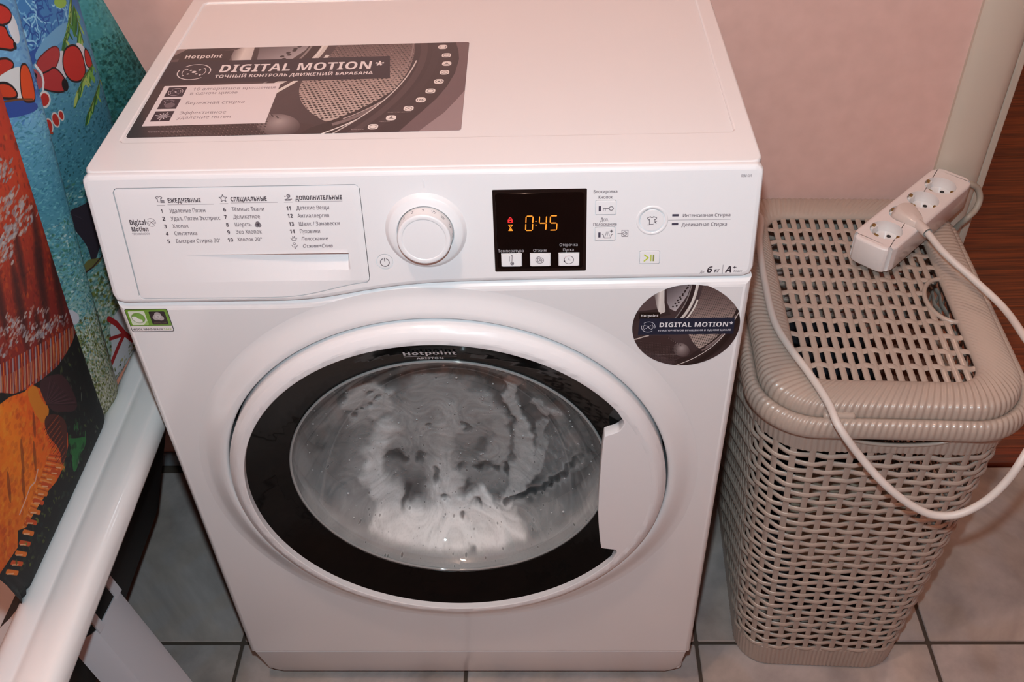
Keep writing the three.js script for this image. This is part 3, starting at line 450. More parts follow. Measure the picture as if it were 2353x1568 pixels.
  const splat = (x, y, r, fn) => { const ci = (x / R + 1) / 2 * N, cj = (y / R + 1) / 2 * N, q = r / R / 2 * N; for (let j = Math.max(0, Math.floor(cj - q * 1.5)); j < Math.min(N, cj + q * 1.5); j++) for (let i = Math.max(0, Math.floor(ci - q * 1.5)); i < Math.min(N, ci + q * 1.5); i++) { const e = Math.hypot(i - ci, j - cj) / q; if (e < 1.5) field[j * N + i] = clamp(fn(field[j * N + i], e)); } };
  for (const [x, y, r] of bub) splat(x, y, r, (d, e) => (d < 0.3 ? d : d * lerp(0.55, 1, sstep(0.5, 1, e)) + 0.08 * (e > 0.9 && e < 1.3)));
  const at = (x, y) => { const i = clamp(Math.floor((x / R + 1) / 2 * N), 0, N - 1), j = clamp(Math.floor((y / R + 1) / 2 * N), 0, N - 1); return field[j * N + i]; };
  const soft = (x, y) => { let s = 0; for (let k = 0; k < 9; k++) s += at(x + ((k % 3) - 1) * 0.0012, y + (Math.floor(k / 3) - 1) * 0.0012); return s / 9; };
  const alpha = dtex(N, N, (u, v) => Math.pow(field[Math.floor(v * N) * N + Math.floor(u * N)], 1.15) * 0.98, false, THREE.ClampToEdgeWrapping);
  const suds = phys({ color: lin(0.80, 0.79, 0.785), alphaMap: alpha, transparent: true, roughness: 0.55, sheen: 0.2 });
  const g = closedGrid(220, 130, (u, v) => { const r = 0.0008 + 0.1748 * v, a = u * 2 * Math.PI, x = r * Math.cos(a), y = r * Math.sin(a), d = soft(x, y); return [x, y, zBowl(r) - 0.0008 - (0.0024 + 0.010 * (1 - d)) * sstep(0.1755, 0.152, r)]; });
  planarUV(g, (x, y) => [(x / R + 1) / 2, (y / R + 1) / 2]); g.translate(0, DC, 0);
  tag(mesh('soap_suds', g, suds), 'white soap suds and water swirling behind the round door glass', 'soap suds', null, 'stuff');
  // murky water standing further back in the drum
  const wg = closedGrid(120, 50, (u, v) => { const r = 0.001 + 0.205 * v, a = u * 2 * Math.PI, x = r * Math.cos(a), y = r * Math.sin(a); return [x, y, -0.135 + 0.016 * fbm(x * 16 + 4, y * 16, 4) - 0.02 * sstep(-0.05, 0.12, y)]; }); wg.translate(0, DC, 0);
  tag(mesh('wash_water', wg, phys({ color: lin(0.055, 0.055, 0.057), roughness: 0.12, clearcoat: 1, clearcoatRoughness: 0.05 })), 'grey soapy water tumbling in the washing machine drum', 'water', null, 'stuff');
  // droplets and bubbles clinging to the glass
  const r = rng(77), sph = new THREE.SphereGeometry(1, 10, 8), n = 190, im = new THREE.InstancedMesh(sph, phys({ color: lin(0.55, 0.56, 0.57), roughness: 0.04, clearcoat: 1 }), n), m4 = new THREE.Matrix4(), q = new THREE.Quaternion();
  for (let i = 0; i < n; i++) { let x, y; do { x = (r() * 2 - 1) * 0.165; y = (r() * 2 - 1) * 0.165; } while (Math.hypot(x, y) > 0.166); const s = 0.0005 + 0.0012 * r() * r(); m4.compose(new THREE.Vector3(x, y + DC, zBowl(Math.hypot(x, y)) - 0.0016), q, new THREE.Vector3(s, s, s * 0.7)); im.setMatrixAt(i, m4); }
  im.name = numbered('water_droplets'); im.castShadow = im.receiveShadow = true; scene.add(im); tag(im, 'tiny shining water droplets on the door bowl', 'water droplets', null, 'stuff');
}

// ---------------------------------------------------------------- stickers
function drumArt(g, rnd) { // print of a steel drum seen through an open door, in a 2171 x 1568 frame
  const bg = g.createLinearGradient(0, 0, 2171, 1568); bg.addColorStop(0, '#2a2022'); bg.addColorStop(0.5, '#4a3c3f'); bg.addColorStop(1, '#1c1416'); g.fillStyle = bg; g.fillRect(-900, -900, 4200, 3500);
  fillPoly(g, [[250, 420], [610, 300], [660, 640], [250, 640]], '#5c4c4e'); 
  let w = g.createLinearGradient(610, 0, 760, 0); w.addColorStop(0, '#8d8280'); w.addColorStop(0.4, '#e6ded8'); w.addColorStop(1, '#cfc6c2'); fillPoly(g, [[590, 330], [720, 250], [735, 430], [765, 560], [680, 600], [640, 500]], w);
  fillPoly(g, [[730, 250], [760, 440], [840, 600], [300, 700], [300, 560], [640, 520], [690, 590], [760, 560]], '#33282a');
  w = g.createLinearGradient(760, 250, 1000, 560); w.addColorStop(0, '#5a5256'); w.addColorStop(0.6, '#a39b9e'); w.addColorStop(1, '#d5cfd0'); fillPoly(g, [[750, 260], [880, 180], [1080, 180], [1040, 340], [960, 470], [900, 555], [820, 520], [770, 430]], w);
  for (let k = 0; k < 7; k++) { disc(g, 858 + k * 28 + (k > 3 ? 6 : 0), 490 - k * 42, 13, 11, '#1d1619'); disc(g, 908 + k * 22, 480 - k * 46, 13, 11, '#1d1619'); }
  const band = (pts, wd, c) => { g.lineCap = 'butt'; g.strokeStyle = c; g.lineWidth = wd; g.beginPath(); g.moveTo(pts[0], pts[1]); g.bezierCurveTo(...pts.slice(2)); g.stroke(); };
  band([1120, 120, 1110, 420, 1000, 600, 860, 760], 90, '#2b2023'); band([1085, 120, 1080, 400, 980, 560, 850, 720], 14, '#8f8785'); band([1160, 150, 1160, 420, 1060, 600, 930, 720], 40, '#d9d2cb'); band([1185, 400, 1150, 560, 1050, 680, 950, 800], 24, '#e9e3da'); band([1150, 120, 1150, 300, 1120, 420, 1080, 520], 10, '#f1ece6');
  // perforated wall
  g.save(); g.beginPath(); g.moveTo(1250, 100); g.bezierCurveTo(1900, 100, 1900, 620, 1700, 800); g.bezierCurveTo(1560, 960, 1420, 1060, 1290, 1080); g.bezierCurveTo(1150, 980, 1060, 820, 1090, 660); g.bezierCurveTo(1180, 520, 1230, 330, 1250, 100); g.clip();
  w = g.createLinearGradient(1300, 100, 1350, 1080); w.addColorStop(0, '#453536'); w.addColorStop(0.45, '#8a7672'); w.addColorStop(0.6, '#a8948c'); w.addColorStop(1, '#c4b3aa'); g.fillStyle = w; g.fillRect(900, 0, 1100, 1200);
  for (let j = 0; j < 44; j++) for (let i = 0; i < 40; i++) { const x = 1050 + i * 24 + (j % 2) * 12 - (j - 20) * 1.5, y = 110 + j * 22.6 - i * 3.2, s = 0.6 + 0.5 * clamp((y - 100) / 900); disc(g, x, y, 8 * s, 6.2 * s, '#2c1f20'); disc(g, x + 4 * s, y - 5 * s, 2.6 * s, 2.2 * s, '#efe2d8'); }
  g.restore();
  band([1830, 520, 1780, 820, 1560, 1120, 1000, 1340], 190, '#2a2022'); band([1740, 620, 1640, 880, 1480, 1050, 1330, 1110], 26, '#7d6d6c'); band([1700, 700, 1600, 900, 1480, 1000, 1380, 1060], 8, '#b9aaa6'); band([1780, 560, 1660, 890, 1480, 1160, 980, 1330], 9, '#efe8e2'); band([1810, 600, 1700, 960, 1480, 1230, 1080, 1370], 60, '#1b1416');
  // paddle and lower holes
  fillPoly(g, [[330, 960], [520, 900], [820, 890], [1060, 1060], [1240, 1110], [1160, 1200], [900, 1240], [600, 1120], [340, 1010]], '#3b2c2e'); w = g.createRadialGradient(1040, 1070, 10, 1040, 1090, 150); w.addColorStop(0, '#a89a98'); w.addColorStop(1, '#3f3133'); g.fillStyle = w; g.beginPath(); g.ellipse(1040, 1100, 130, 90, 0.5, 0, 7); g.fill();
  for (let k = 0; k < 14; k++) { g.save(); g.translate(830 + k * 16, 925 + k * 9); g.rotate(0.9); g.fillStyle = k % 2 ? '#8c7d7b' : '#241a1c'; g.fillRect(-12, -4, 24, 7); g.restore(); }
  band([330, 950, 430, 930, 480, 900, 560, 890], 16, '#cbbfb6');
  for (let j = 0; j < 17; j++) for (let i = 0; i < 32; i++) { const x = 330 + i * 22 + (j % 2) * 11 + j * 12, y = 985 + j * 22 - i * 1.0; if (x > 990 || y > 1330 || y < 960 + (x - 330) * 0.12) continue; disc(g, x, y, 6, 4.6, '#140e10'); disc(g, x + 4, y - 4, 2.4, 2, '#a89892'); }
}
function stickerText(g, k) { for (const t of k) fitText(g, ...t); }
const glossPrint = (c) => phys({ map: ctex(c), roughness: 0.3, clearcoat: 0.4, clearcoatRoughness: 0.15, color: lin(0.9, 0.9, 0.9) });
{ // large label on the top (mm, y towards the front)
  const W = 1792, k = W / 312, H = Math.round(184.5 * k), [c, g] = canvas(W, H);
  g.setTransform(k, 0, 0, k, 0, 0); g.fillStyle = '#2b2023'; g.fillRect(0, 0, 312, 185);
  g.save(); g.translate(74.2 - 675 * 0.176, 18.1 - 380 * 0.205); g.scale(0.176, 0.205); drumArt(g); g.restore();
  // broad dark door ring on the right
  g.save(); g.beginPath(); g.moveTo(252, -5); g.bezierCurveTo(262, 60, 240, 130, 192, 184); g.lineTo(192, 190); g.lineTo(320, 190); g.lineTo(320, -5); g.closePath(); g.clip();
  g.fillStyle = '#33262a'; g.fillRect(180, -5, 140, 195); const bz = (a, wd, col) => { g.strokeStyle = col; g.lineWidth = wd; g.beginPath(); g.moveTo(a[0], a[1]); g.bezierCurveTo(...a.slice(2)); g.stroke(); };
  bz([262, -5, 272, 60, 250, 130, 205, 190], 7, '#4a3a3d'); bz([275, -5, 284, 60, 262, 130, 220, 190], 8, '#3a2c30'); 
  fillPoly(g, [[296, -2], [300, 20], [301.6, 39], [299, 70], [292.5, 98], [284, 122], [272.2, 146], [252, 186], [330, 186], [330, -5]], '#6d595c'); fillPoly(g, [[314, 98], [304, 124], [292.7, 150.4], [270, 186], [330, 186], [330, 98]], '#9c898b'); g.restore();
  bz([251, -4, 255, 40, 246, 62, 232, 96], 1.6, '#8f7e7c'); bz([258, 40, 250, 100, 226, 146, 190, 187], 1.5, '#d8cfca');
  fillPoly(g, [[-1, -1], [12, -1], [6, 8], [-1, 18]], '#8d7d7c');
  fillPoly(g, [[8, 6.5], [62, 6], [62, 30], [8, 30]], '#2a1f23'); fillPoly(g, [[-1, 30], [229.4, 28.6], [234.5, 78.2], [-1, 79.4]], '#221e2b');
  stickerText(g, [['Hotpoint', 12.6, 52.7, 22.6, 8.4, 'b', '#f0e6e2'], ['DIGITAL MOTION', 55.4, 214, 56.0, 16.6, 'b', '#f4ecea'], ['*', 215.5, 225.5, 56.5, 16.6, 'b', '#f4ecea'], ['ТОЧНЫЙ КОНТРОЛЬ ДВИЖЕНИЙ БАРАБАНА', 55.1, 216.0, 68.2, 6.4, 'b', '#efe6e4']]);
  motionLogo(g, 31.2, 53.8, 16.6, 16.6, '#f0e6e4', 1.2);
  fillPoly(g, [[9.0, 83.3], [125.7, 82.3], [125.6, 162.3], [9.3, 163.2]], '#efe5e6');
  for (const y of [86.4, 110.7, 134.8]) { g.fillStyle = '#241a2c'; g.fillRect(14.5, y, 18.3, 19.6); }
  motionLogo(g, 23.6, 96.2, 7, 7.4, '#e9dfe2', 0.6); shirt(g, 17, 112.4, 11, '#a89ca6', 0.6); disc(g, 25, 123.2, 5, 5, '#6c5f68'); for (let i = 0; i < 11; i++) { const a = i * 0.571, l = i % 3 ? 5.5 : 7.6; stroke(g, [[24 + 2 * Math.cos(a), 144.6 + 2 * Math.sin(a)], [24 + l * Math.cos(a), 144.6 + l * Math.sin(a)]], 1.1, '#d8cfd2'); } disc(g, 24.6, 144.6, 3.4, 3.4, '#a59aa2');
  stickerText(g, [['10 алгоритмов вращения', 39.5, 122.7, 93.9, 5.4, '', '#8c7d84'], ['в одном цикле', 38.8, 86.4, 102.6, 5.4, '', '#8c7d84'], ['Бережная стирка', 39.3, 97.7, 122.3, 5.6, '', '#8c7d84'], ['Эффективное', 38.8, 84.0, 141.7, 5.6, '', '#8c7d84'], ['удаление пятен', 38.8, 90.7, 150.8, 5.6, '', '#8c7d84'], ['*Диджитал Моушн', 17.2, 52.8, 174.7, 2.6, 'i', '#a89a9c']]);
  const IC = [[283.1, 10.3], [288.1, 30], [289.5, 49], [288.3, 68.2], [283.9, 87.3], [276.9, 106.8], [268.9, 124.2], [258.6, 140.5], [243.6, 157.9], [228.4, 173.7]];
  IC.forEach(([x, y], i) => { fillPoly(g, roundRect(x - 4.8, x + 4.8, y - 4.9, y + 4.9, 3.6).map(([a, b]) => [a, b]), '#f2e8e2'); const q = '#4a3b40'; if ([2, 8].includes(i)) { stroke(g, [[x, y - 3], [x, y], [x - 3, y + 2.4]], 0.6, q); stroke(g, [[x, y], [x + 3, y + 2.4]], 0.6, q); arc(g, x, y, 1.1, 1.1, 0, 6.3, 0.5, q); } else { arc(g, x, y, 3.3, 3, i % 2 ? 0.3 : -0.8, i % 2 ? 2.8 : 1.2, 0.6, q); arc(g, x, y, 3.3, 3, i % 2 ? 3.5 : 2.2, i % 2 ? 5.9 : 4, 0.6, q); if ([1, 3, 4, 7].includes(i)) disc(g, x, y - 0.4, 1.4, 0.9, q); if (i === 6) for (const e of [-1.2, 0.8]) { g.fillStyle = q; g.fillRect(x + e, y - 1.8, 0.7, 3.4); } } });
  stickerText(g, [['МАССАЖ', 208.5, 220.5, 178.6, 1.6, '', '#c9bcb8'], ['ЧИСТКА', 233.5, 243, 165.2, 1.6, '', '#c9bcb8'], ['ЭНЕРГЕТИЧЕСКИЙ', 239, 261.5, 148.2, 1.5, '', '#b8aaa6']]);
  const geo = extrude(roundRect(0, 0.3105, -0.1835, 0, 0.003, 4), 0.0003, 0, 1, [], 0); planarUV(geo, (x, y) => [x / 0.312, 1 + y / 0.1845]); geo.rotateX(-Math.PI / 2); geo.rotateY(0.009); geo.translate(-0.2791, 0.8481, -0.2708);
  mesh('promotional_sticker', geo, glossPrint(c), wm).userData.label = 'large dark rectangular sticker with a drum picture on the top';
}
{ // round label on the front (mm from its middle, y up)
  const W = 1024, k = W / 104, [c, g] = canvas(W, W); g.setTransform(k, 0, 0, k, W / 2, W / 2);
  g.save(); g.scale(101.6 / 1500, 101 / 1125); g.translate(-1066, -765); drumArt(g); g.restore();
  fillPoly(g, [[-45, -18], [-25.5, -18], [-25.5, -9.6], [-45, -9.6]], '#0c0808'); fillPoly(g, [[-44, -10.4], [45, -10.4], [46, 10], [-44.9, 10]], '#10223a');
  motionLogo(g, -35.5, 0.2, 6.4, 6.4, '#e8e6ec', 0.5);
  stickerText(g, [['Hotpoint', -43.6, -26.8, -12.4, 3.0, 'b', '#f0eeee'], ['DIGITAL MOTION', -25.7, 40.2, 0.5, 5.6, 'b', '#f4f2f4'], ['*', 40.6, 44.4, 0.4, 5.6, 'b', '#f4f2f4'], ['10 АЛГОРИТМОВ ВРАЩЕНИЯ В ОДНОМ ЦИКЛЕ', -26.3, 43.2, 6.0, 2.1, 'b', '#dcdce4'], ['*Диджитал Моушн', -25.7, -4.3, 36.6, 1.4, 'i', '#8f8482']]);
  const pts = []; for (let i = 0; i < 90; i++) { const a = i / 90 * 2 * Math.PI; let r = 0.0507; if (a > 0.28 && a < 1.31) { const t = Math.abs(a - 0.795) / 0.515; r = lerp(0.0498, 0.0518, t * t); } pts.push([r * Math.cos(a), r * Math.sin(a)]); }
  const geo = extrude(pts, 0.0003, 0, 1, [], 0); planarUV(geo, (x, y) => [0.5 + x / 0.104, 0.5 + y / 0.104]); geo.translate(0.2414, 0.6858, 0.0001);
  mesh('promotional_sticker', geo, glossPrint(c), wm).userData.label = 'round dark sticker with a drum picture beside the door';
}
{ // green and black wool label (mm from -270, 700; y up)
  const W = 512, k = W / 42, H = Math.round(30 * k), [c, g] = canvas(W, H); g.setTransform(k, 0, 0, k, 21 * k, 15.4 * k + 0.5 * k);
  const R = (x0, x1, y0, y1, r, col) => fillPoly(g, roundRect(x0, x1, -y1, -y0, r), col);
  R(-20.8, 20.4, -13.0, 15.3, 1.8, '#2a2a30'); R(-20.2, 19.8, -12.4, 14.7, 1.5, '#efe9ea'); R(-20.2, 19.8, -5.7, 14.7, 1.4, '#6fa032'); R(-20.4, 19.9, -5.7, -5.3, 0.1, '#3a4a2a');
  R(-18.1, -2.2, -4.5, 12.8, 1, '#dfe8d2'); R(1.7, 17.2, -4.1, 12.3, 1.2, '#1c1216');
  g.save(); g.translate(-10.1, -4.3); disc(g, 0, 0, 6.3, 6.3, '#7aa84a'); g.beginPath(); g.ellipse(0, 0, 5.9, 5.9, 0, 0, 7); g.clip(); disc(g, -3.4, 3.2, 6.6, 5.2, '#eef0e8'); disc(g, 3.5, -2, 5, 4, '#7fb04c'); g.restore(); arc(g, -10.1, -4.3, 6.3, 6.3, 0, 6.3, 0.4, '#7d8a70'); fillPoly(g, [[-2.4, 4.4], [-2.4, -1], [-7, 4.4]], '#9cc466');
  g.save(); g.translate(9.4, -5.6); for (const a of [0.1, 2.2, 4.3]) { g.save(); g.rotate(a); disc(g, 0, -2.3, 3.2, 3.4, '#c9c2c2'); g.restore(); } for (const a of [0.1, 2.2, 4.3]) { g.save(); g.rotate(a); for (const q of [0.3, 0.55, 0.8]) arc(g, 0, -2.3, 3.2 * q, 3.4 * q, -3.4, 0, 0.3, '#7d7376'); g.restore(); } disc(g, 0, 0, 0.6, 0.6, '#2a1c20'); g.restore();
  fitText(g, 'WOOL HAND WASH', -19.4, 9.6, 11.3, 2.4, 'b', '#3a3638'); fitText(g, 'SAFE', 10.6, 18.6, 11.3, 2.4, 'b', '#a9c47c'); fitText(g, 'APPAREL CARE', 3.2, 16, 2.6, 1.1, '', '#8a6a58');
  const geo = extrude(roundRect(-0.0208, 0.0204, -0.0130, 0.0153, 0.0018, 4), 0.0003, 0, 1, [], 0); planarUV(geo, (x, y) => [0.5 + x / 0.042, 1 - (15.9 - y * 1000) / 30]); geo.translate(-0.270, 0.700, 0.0001);
  mesh('wool_care_sticker', geo, glossPrint(c), wm).userData.label = 'small green and black wool care label';
}

// ---------------------------------------------------------------- bathtub
// a rounded rectangle of half sizes hx, hz and corner radius r; t runs round it once; gives [x, z, nx, nz]
function loop(t, hx, hz, r) {
  const L = [2 * (hz - r), Math.PI / 2 * r, 2 * (hx - r), Math.PI / 2 * r, 2 * (hz - r), Math.PI / 2 * r, 2 * (hx - r), Math.PI / 2 * r], tot = L.reduce((a, b) => a + b, 0);
  let s = ((t % 1) + 1) % 1 * tot, k = 0; while (k < 7 && s > L[k]) { s -= L[k]; k++; }
  const q = L[k] > 0 ? s / L[k] : 0, A = q * Math.PI / 2;
  switch (k) {
    case 0: return [hx, -hz + r + q * 2 * (hz - r), 1, 0];
    case 1: return [hx - r + r * Math.cos(A), hz - r + r * Math.sin(A), Math.cos(A), Math.sin(A)];
    case 2: return [hx - r - q * 2 * (hx - r), hz, 0, 1];
    case 3: return [-hx + r - r * Math.sin(A), hz - r + r * Math.cos(A), -Math.sin(A), Math.cos(A)];
    case 4: return [-hx, hz - r - q * 2 * (hz - r), -1, 0];
    case 5: return [-hx + r - r * Math.cos(A), -hz + r - r * Math.sin(A), -Math.cos(A), -Math.sin(A)];
    case 6: return [-hx + r + q * 2 * (hx - r), -hz, 0, -1];
    default: return [hx - r + r * Math.sin(A), -hz + r - r * Math.cos(A), Math.sin(A), -Math.cos(A)];
  }
}
{
  const hx = 0.395, hz = 0.84, CX = -0.719, CZ = 0.411, tub = thing('bathtub', 'white enamelled steel bathtub with a broad rolled rim, standing left of the machine', 'bathtub');
  const rimProf = [[0.010, 0.493], [0.003, 0.493], [0.0008, 0.4945], [0, 0.498], [0, 0.505], [0.0015, 0.511], [0.005, 0.516], [0.010, 0.5190], [0.018, 0.5202], [0.030, 0.5202], [0.036, 0.5192], [0.0385, 0.5178], [0.0405, 0.5186], [0.046, 0.5206], [0.054, 0.5212], [0.060, 0.5200], [0.065, 0.5165], [0.069, 0.510], [0.073, 0.496], [0.080, 0.46], [0.115, 0.32], [0.160, 0.20], [0.20, 0.150], [0.25, 0.130], [0.29, 0.123], [0.33, 0.120], [0.394, 0.119]];
  const P = rimProf.length - 1;
  const surf = (prof) => closedGrid(220, prof.length - 1, (u, v, i, j) => { const [ins, y] = prof[j], [x, z] = loop(i / 220, hx - ins, hz - Math.min(ins, 0.32), Math.max(0.0005, Math.min(hx - ins - 0.0002, 0.09 + ins * 0.3))); return [CX + x, y, CZ + z]; });
  mesh('rim_and_basin', surf(rimProf), M.bath, tub);
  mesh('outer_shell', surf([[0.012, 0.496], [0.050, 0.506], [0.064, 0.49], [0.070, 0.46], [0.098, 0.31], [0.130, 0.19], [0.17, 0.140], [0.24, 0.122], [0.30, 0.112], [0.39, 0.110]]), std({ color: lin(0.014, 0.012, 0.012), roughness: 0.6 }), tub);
  // splayed sheet metal foot: a channel with two flanges and lugs at its upper end
  const legMat = std({ color: lin(0.50, 0.49, 0.52), roughness: 0.35 }), o = new THREE.Vector3(-0.3907, 0.347, 0.090), down = new THREE.Vector3(0.115, -0.312, 0.062).normalize(), side = new THREE.Vector3(0, 0.19, 1).cross(down).cross(down).negate().normalize();
  if (side.z < 0) side.negate(); const face = new THREE.Vector3().crossVectors(down, side).normalize(); if (face.x < 0) { face.negate(); side.negate(); }
  const near = Math.sign(side.z);
  const sec = [[-0.060, -0.034], [-0.0385, -0.006], [-0.034, -0.0012], [-0.028, 0], [0.024, 0], [0.029, -0.0014], [0.033, -0.006], [0.043, -0.030], [0.0415, -0.0306], [0.0315, -0.0068], [0.028, -0.003], [0.023, -0.0018], [-0.027, -0.0018], [-0.033, -0.003], [-0.037, -0.0072], [-0.0587, -0.035]];
  const slab = (pts, len) => { const g = extrude(pts.map(([a, b]) => [a * near, b]), len, 0, 1, [], 0.5), m = new THREE.Matrix4().makeBasis(side, face, down); m.setPosition(o); g.applyMatrix4(m); return g; };
  const leg = slab(sec, 0.375); { const p = leg.attributes.position; for (let i = 0; i < p.count; i++) if (p.getY(i) < 0.0015) p.setY(i, 0.0015); leg.computeVertexNormals(); }
  const lg = mesh('leg', toCreasedNormals(leg, 0.5), legMat, tub);
  const lug = (s0, s1, f, d0, d1) => { const g = slab([[s0, f], [s1, f], [s1, f - 0.002], [s0, f - 0.002]], d1 - d0); g.translate(down.x * d0, down.y * d0, down.z * d0); return g; };
  mesh('lug', lug(0.018, 0.030, 0.002, -0.024, 0.004), legMat, lg); mesh('lug', lug(-0.036, -0.022, 0.001, -0.020, 0.004), legMat, lg);
  // dark cross bar with its two bolts carrying the foot
  const bar = new RoundedBoxGeometry(0.018, 0.045, 0.15, 2, 0.003); bar.rotateZ(0.35); bar.translate(-0.425, 0.365, 0.070); mesh('cross_bar', bar, M.dark, tub);
  for (const z of [0.045, 0.09]) mesh('bolt', new THREE.SphereGeometry(0.0042, 14, 10).scale(0.6, 1, 1).translate(-0.4145, 0.373, z), M.steel, tub);
  const far = slab(sec, 0.375); far.translate(0, 0, 0.75); { const p = far.attributes.position; for (let i = 0; i < p.count; i++) if (p.getY(i) < 0.0015) p.setY(i, 0.0015); far.computeVertexNormals(); }
  mesh('leg', toCreasedNormals(far, 0.5), legMat, tub);
}

// ---------------------------------------------------------------- shower curtain with a printed reef
{
  const crest = { A: (y) => -0.03 + 0.1 * (y - 0.53), B: (y) => -0.078 + 0.07 * (y - 0.53), C: (y) => Math.min(-0.255 + 0.22 * (y - 0.53), -0.16), D: (y) => clamp(-0.513 + 0.74 * (y - 0.53), -0.42, -0.19) };
  const start = { A: () => 0.42, B: (y) => crest.A(y) - 0.005, C: (y) => crest.B(y) - 0.005, D: (y) => crest.C(y) - 0.01 };
  const U = { A: [0, 0.4], B: [0.4, 0.6], C: [0.6, 0.85], D: [0.85, 1] }, W = 2048, H = 1536, [c, g] = canvas(W, H), r = rng(9);
  const X = (u) => u / 1000 * W, Y = (v) => H - v / 1000 * H;   // print positions in thousandths of the cloth panel
  const speck = (u0, u1, v0, v1, n, cols, w, h) => { for (let i = 0; i < n; i++) { const u = lerp(u0, u1, r()), v = lerp(v0, v1, r()); g.globalAlpha = 0.25 + 0.6 * r(); g.save(); g.translate(X(u), Y(v)); g.rotate((r() - 0.5) * 0.9); disc(g, 0, 0, w * (0.5 + r()), h * (0.5 + r()), cols[Math.floor(r() * cols.length)]); g.restore(); } g.globalAlpha = 1; };
  const blob = (u, v, a, b, rot, col, edge, ew = 5) => { g.save(); g.translate(X(u), Y(v)); g.rotate(rot); disc(g, 0, 0, a, b, col); if (edge) arc(g, 0, 0, a, b, 0, 6.3, ew, edge); g.restore(); };
  const poly = (pts, col) => fillPoly(g, pts.map(([u, v]) => [X(u), Y(v)]), col);
  const line = (pts, w, col) => stroke(g, pts.map(([u, v]) => [X(u), Y(v)]), w, col);
  const clipTo = (u0, u1, fn) => { g.save(); g.beginPath(); g.rect(X(u0), 0, X(u1) - X(u0), H); g.clip(); fn(); g.restore(); };
  const grad = (stops) => { const q = g.createLinearGradient(0, Y(1000), 0, Y(0)); for (const [v, col] of stops) q.addColorStop(1 - v / 1000, col); return q; };
  const smooth = (pts, col, edge, ew = 4) => { // a closed printed patch with rounded outline
    const q = pts.map(([u, v]) => [X(u), Y(v)]), n = q.length, m = (i) => [(q[i % n][0] + q[(i + 1) % n][0]) / 2, (q[i % n][1] + q[(i + 1) % n][1]) / 2];
    g.beginPath(); g.moveTo(...m(n - 1)); for (let i = 0; i < n; i++) g.quadraticCurveTo(q[i][0], q[i][1], ...m(i)); g.closePath(); g.fillStyle = col; g.fill(); if (edge) { g.strokeStyle = edge; g.lineWidth = ew; g.stroke(); }
  };
  const inside = (pts, fn) => { g.save(); g.beginPath(); pts.forEach(([u, v], i) => (i ? g.lineTo(X(u), Y(v)) : g.moveTo(X(u), Y(v)))); g.closePath(); g.clip(); fn(); g.restore(); };
  const mottle = (u0, u1, v0, v1, n, cols, w, h, a) => { for (let i = 0; i < n; i++) { g.globalAlpha = a * (0.4 + 0.6 * r()); const u = lerp(u0, u1, r()), v = lerp(v0, v1, r()); disc(g, X(u), Y(v), w * (0.5 + r()), h * (0.5 + r()), cols[Math.floor(r() * cols.length)]); } g.globalAlpha = 1; };
  clipTo(0, 400, () => { // first fold: a large red fish above an orange one on black
    g.fillStyle = '#080a09'; g.fillRect(0, 0, X(400), H); speck(180, 400, 80, 470, 260, ['#16301f', '#23261a', '#2a3a2c', '#10242a'], 4, 7); speck(335, 400, 120, 380, 34, ['#6c7b5c', '#7f8c7a', '#4d5c2f'], 2, 9);
    smooth([[332, 235], [345, 204], [361, 175], [361, 165], [352, 158], [342, 166], [332, 150], [324, 155], [326, 175], [334, 200]], '#1d6a30'); speck(324, 362, 150, 235, 40, ['#2d7a3a', '#0f3a1a'], 5, 8);
    const red = grad([[330, '#6e1410'], [430, '#7a1a12'], [560, '#8c2410'], [640, '#a8300f'], [720, '#c23a10'], [800, '#bb3214'], [1000, '#a82c1a']]), fish = [[0, 1000], [400, 1000], [400, 372], [388, 366], [372, 366], [354, 371], [327, 391], [304, 413], [287, 435], [274, 463], [200, 520], [0, 560]];
    inside(fish, () => {
      g.fillStyle = red; g.fillRect(0, 0, X(400), H); mottle(180, 400, 360, 800, 2600, ['#c2521a', '#5f120c', '#a63a14', '#45100b', '#d0641e'], 3, 6, 0.4);
      for (const [u, v, l, w] of [[384, 590, 100, 9], [369, 520, 120, 11], [352, 600, 90, 8], [332, 540, 130, 10], [392, 480, 120, 10], [312, 590, 110, 9], [290, 560, 110, 9], [345, 470, 60, 8]]) for (let k = 4; k > 0; k--) { g.globalAlpha = 0.22; blob(u, v, w * k / 2.4, l * (0.6 + k * 0.1), 0.16, '#1d0606'); g.globalAlpha = 1; }
      const ragged = (pts, w, col, n = 26) => { for (let i = 1; i < pts.length; i++) for (let k = 0; k < n; k++) { const t = k / n, u = lerp(pts[i - 1][0], pts[i][0], t), v = lerp(pts[i - 1][1], pts[i][1], t); g.globalAlpha = 0.35 + 0.6 * r(); g.save(); g.translate(X(u) + (r() - 0.5) * w, Y(v) + (r() - 0.5) * w * 1.6); g.rotate(-0.5 + r() * 0.6); disc(g, 0, 0, 2 + r() * w * 0.28, 2 + r() * 3, col[Math.floor(r() * col.length)]); g.restore(); } g.globalAlpha = 1; };
      const grey = ['#a9a5aa', '#8f8b94', '#bdb6b2'];
      for (const s of [[[320, 700], [350, 725], [366, 742], [378, 726]], [[318, 668], [345, 700], [362, 686], [376, 692]], [[300, 648], [332, 660], [352, 655], [373, 662], [386, 664]], [[300, 700], [330, 745], [352, 790]], [[330, 640], [350, 655], [366, 640], [392, 640]], [[300, 620], [330, 640], [348, 622]]]) ragged(s, 26, grey);
      for (const s of [[[290, 545], [305, 538], [318, 512], [335, 487], [356, 462], [374, 424]], [[286, 520], [306, 506], [322, 500], [338, 466], [360, 448]], [[310, 548], [322, 520], [345, 508], [368, 470]], [[330, 470], [350, 452], [372, 444], [392, 410]]]) ragged(s, 16, grey, 16);
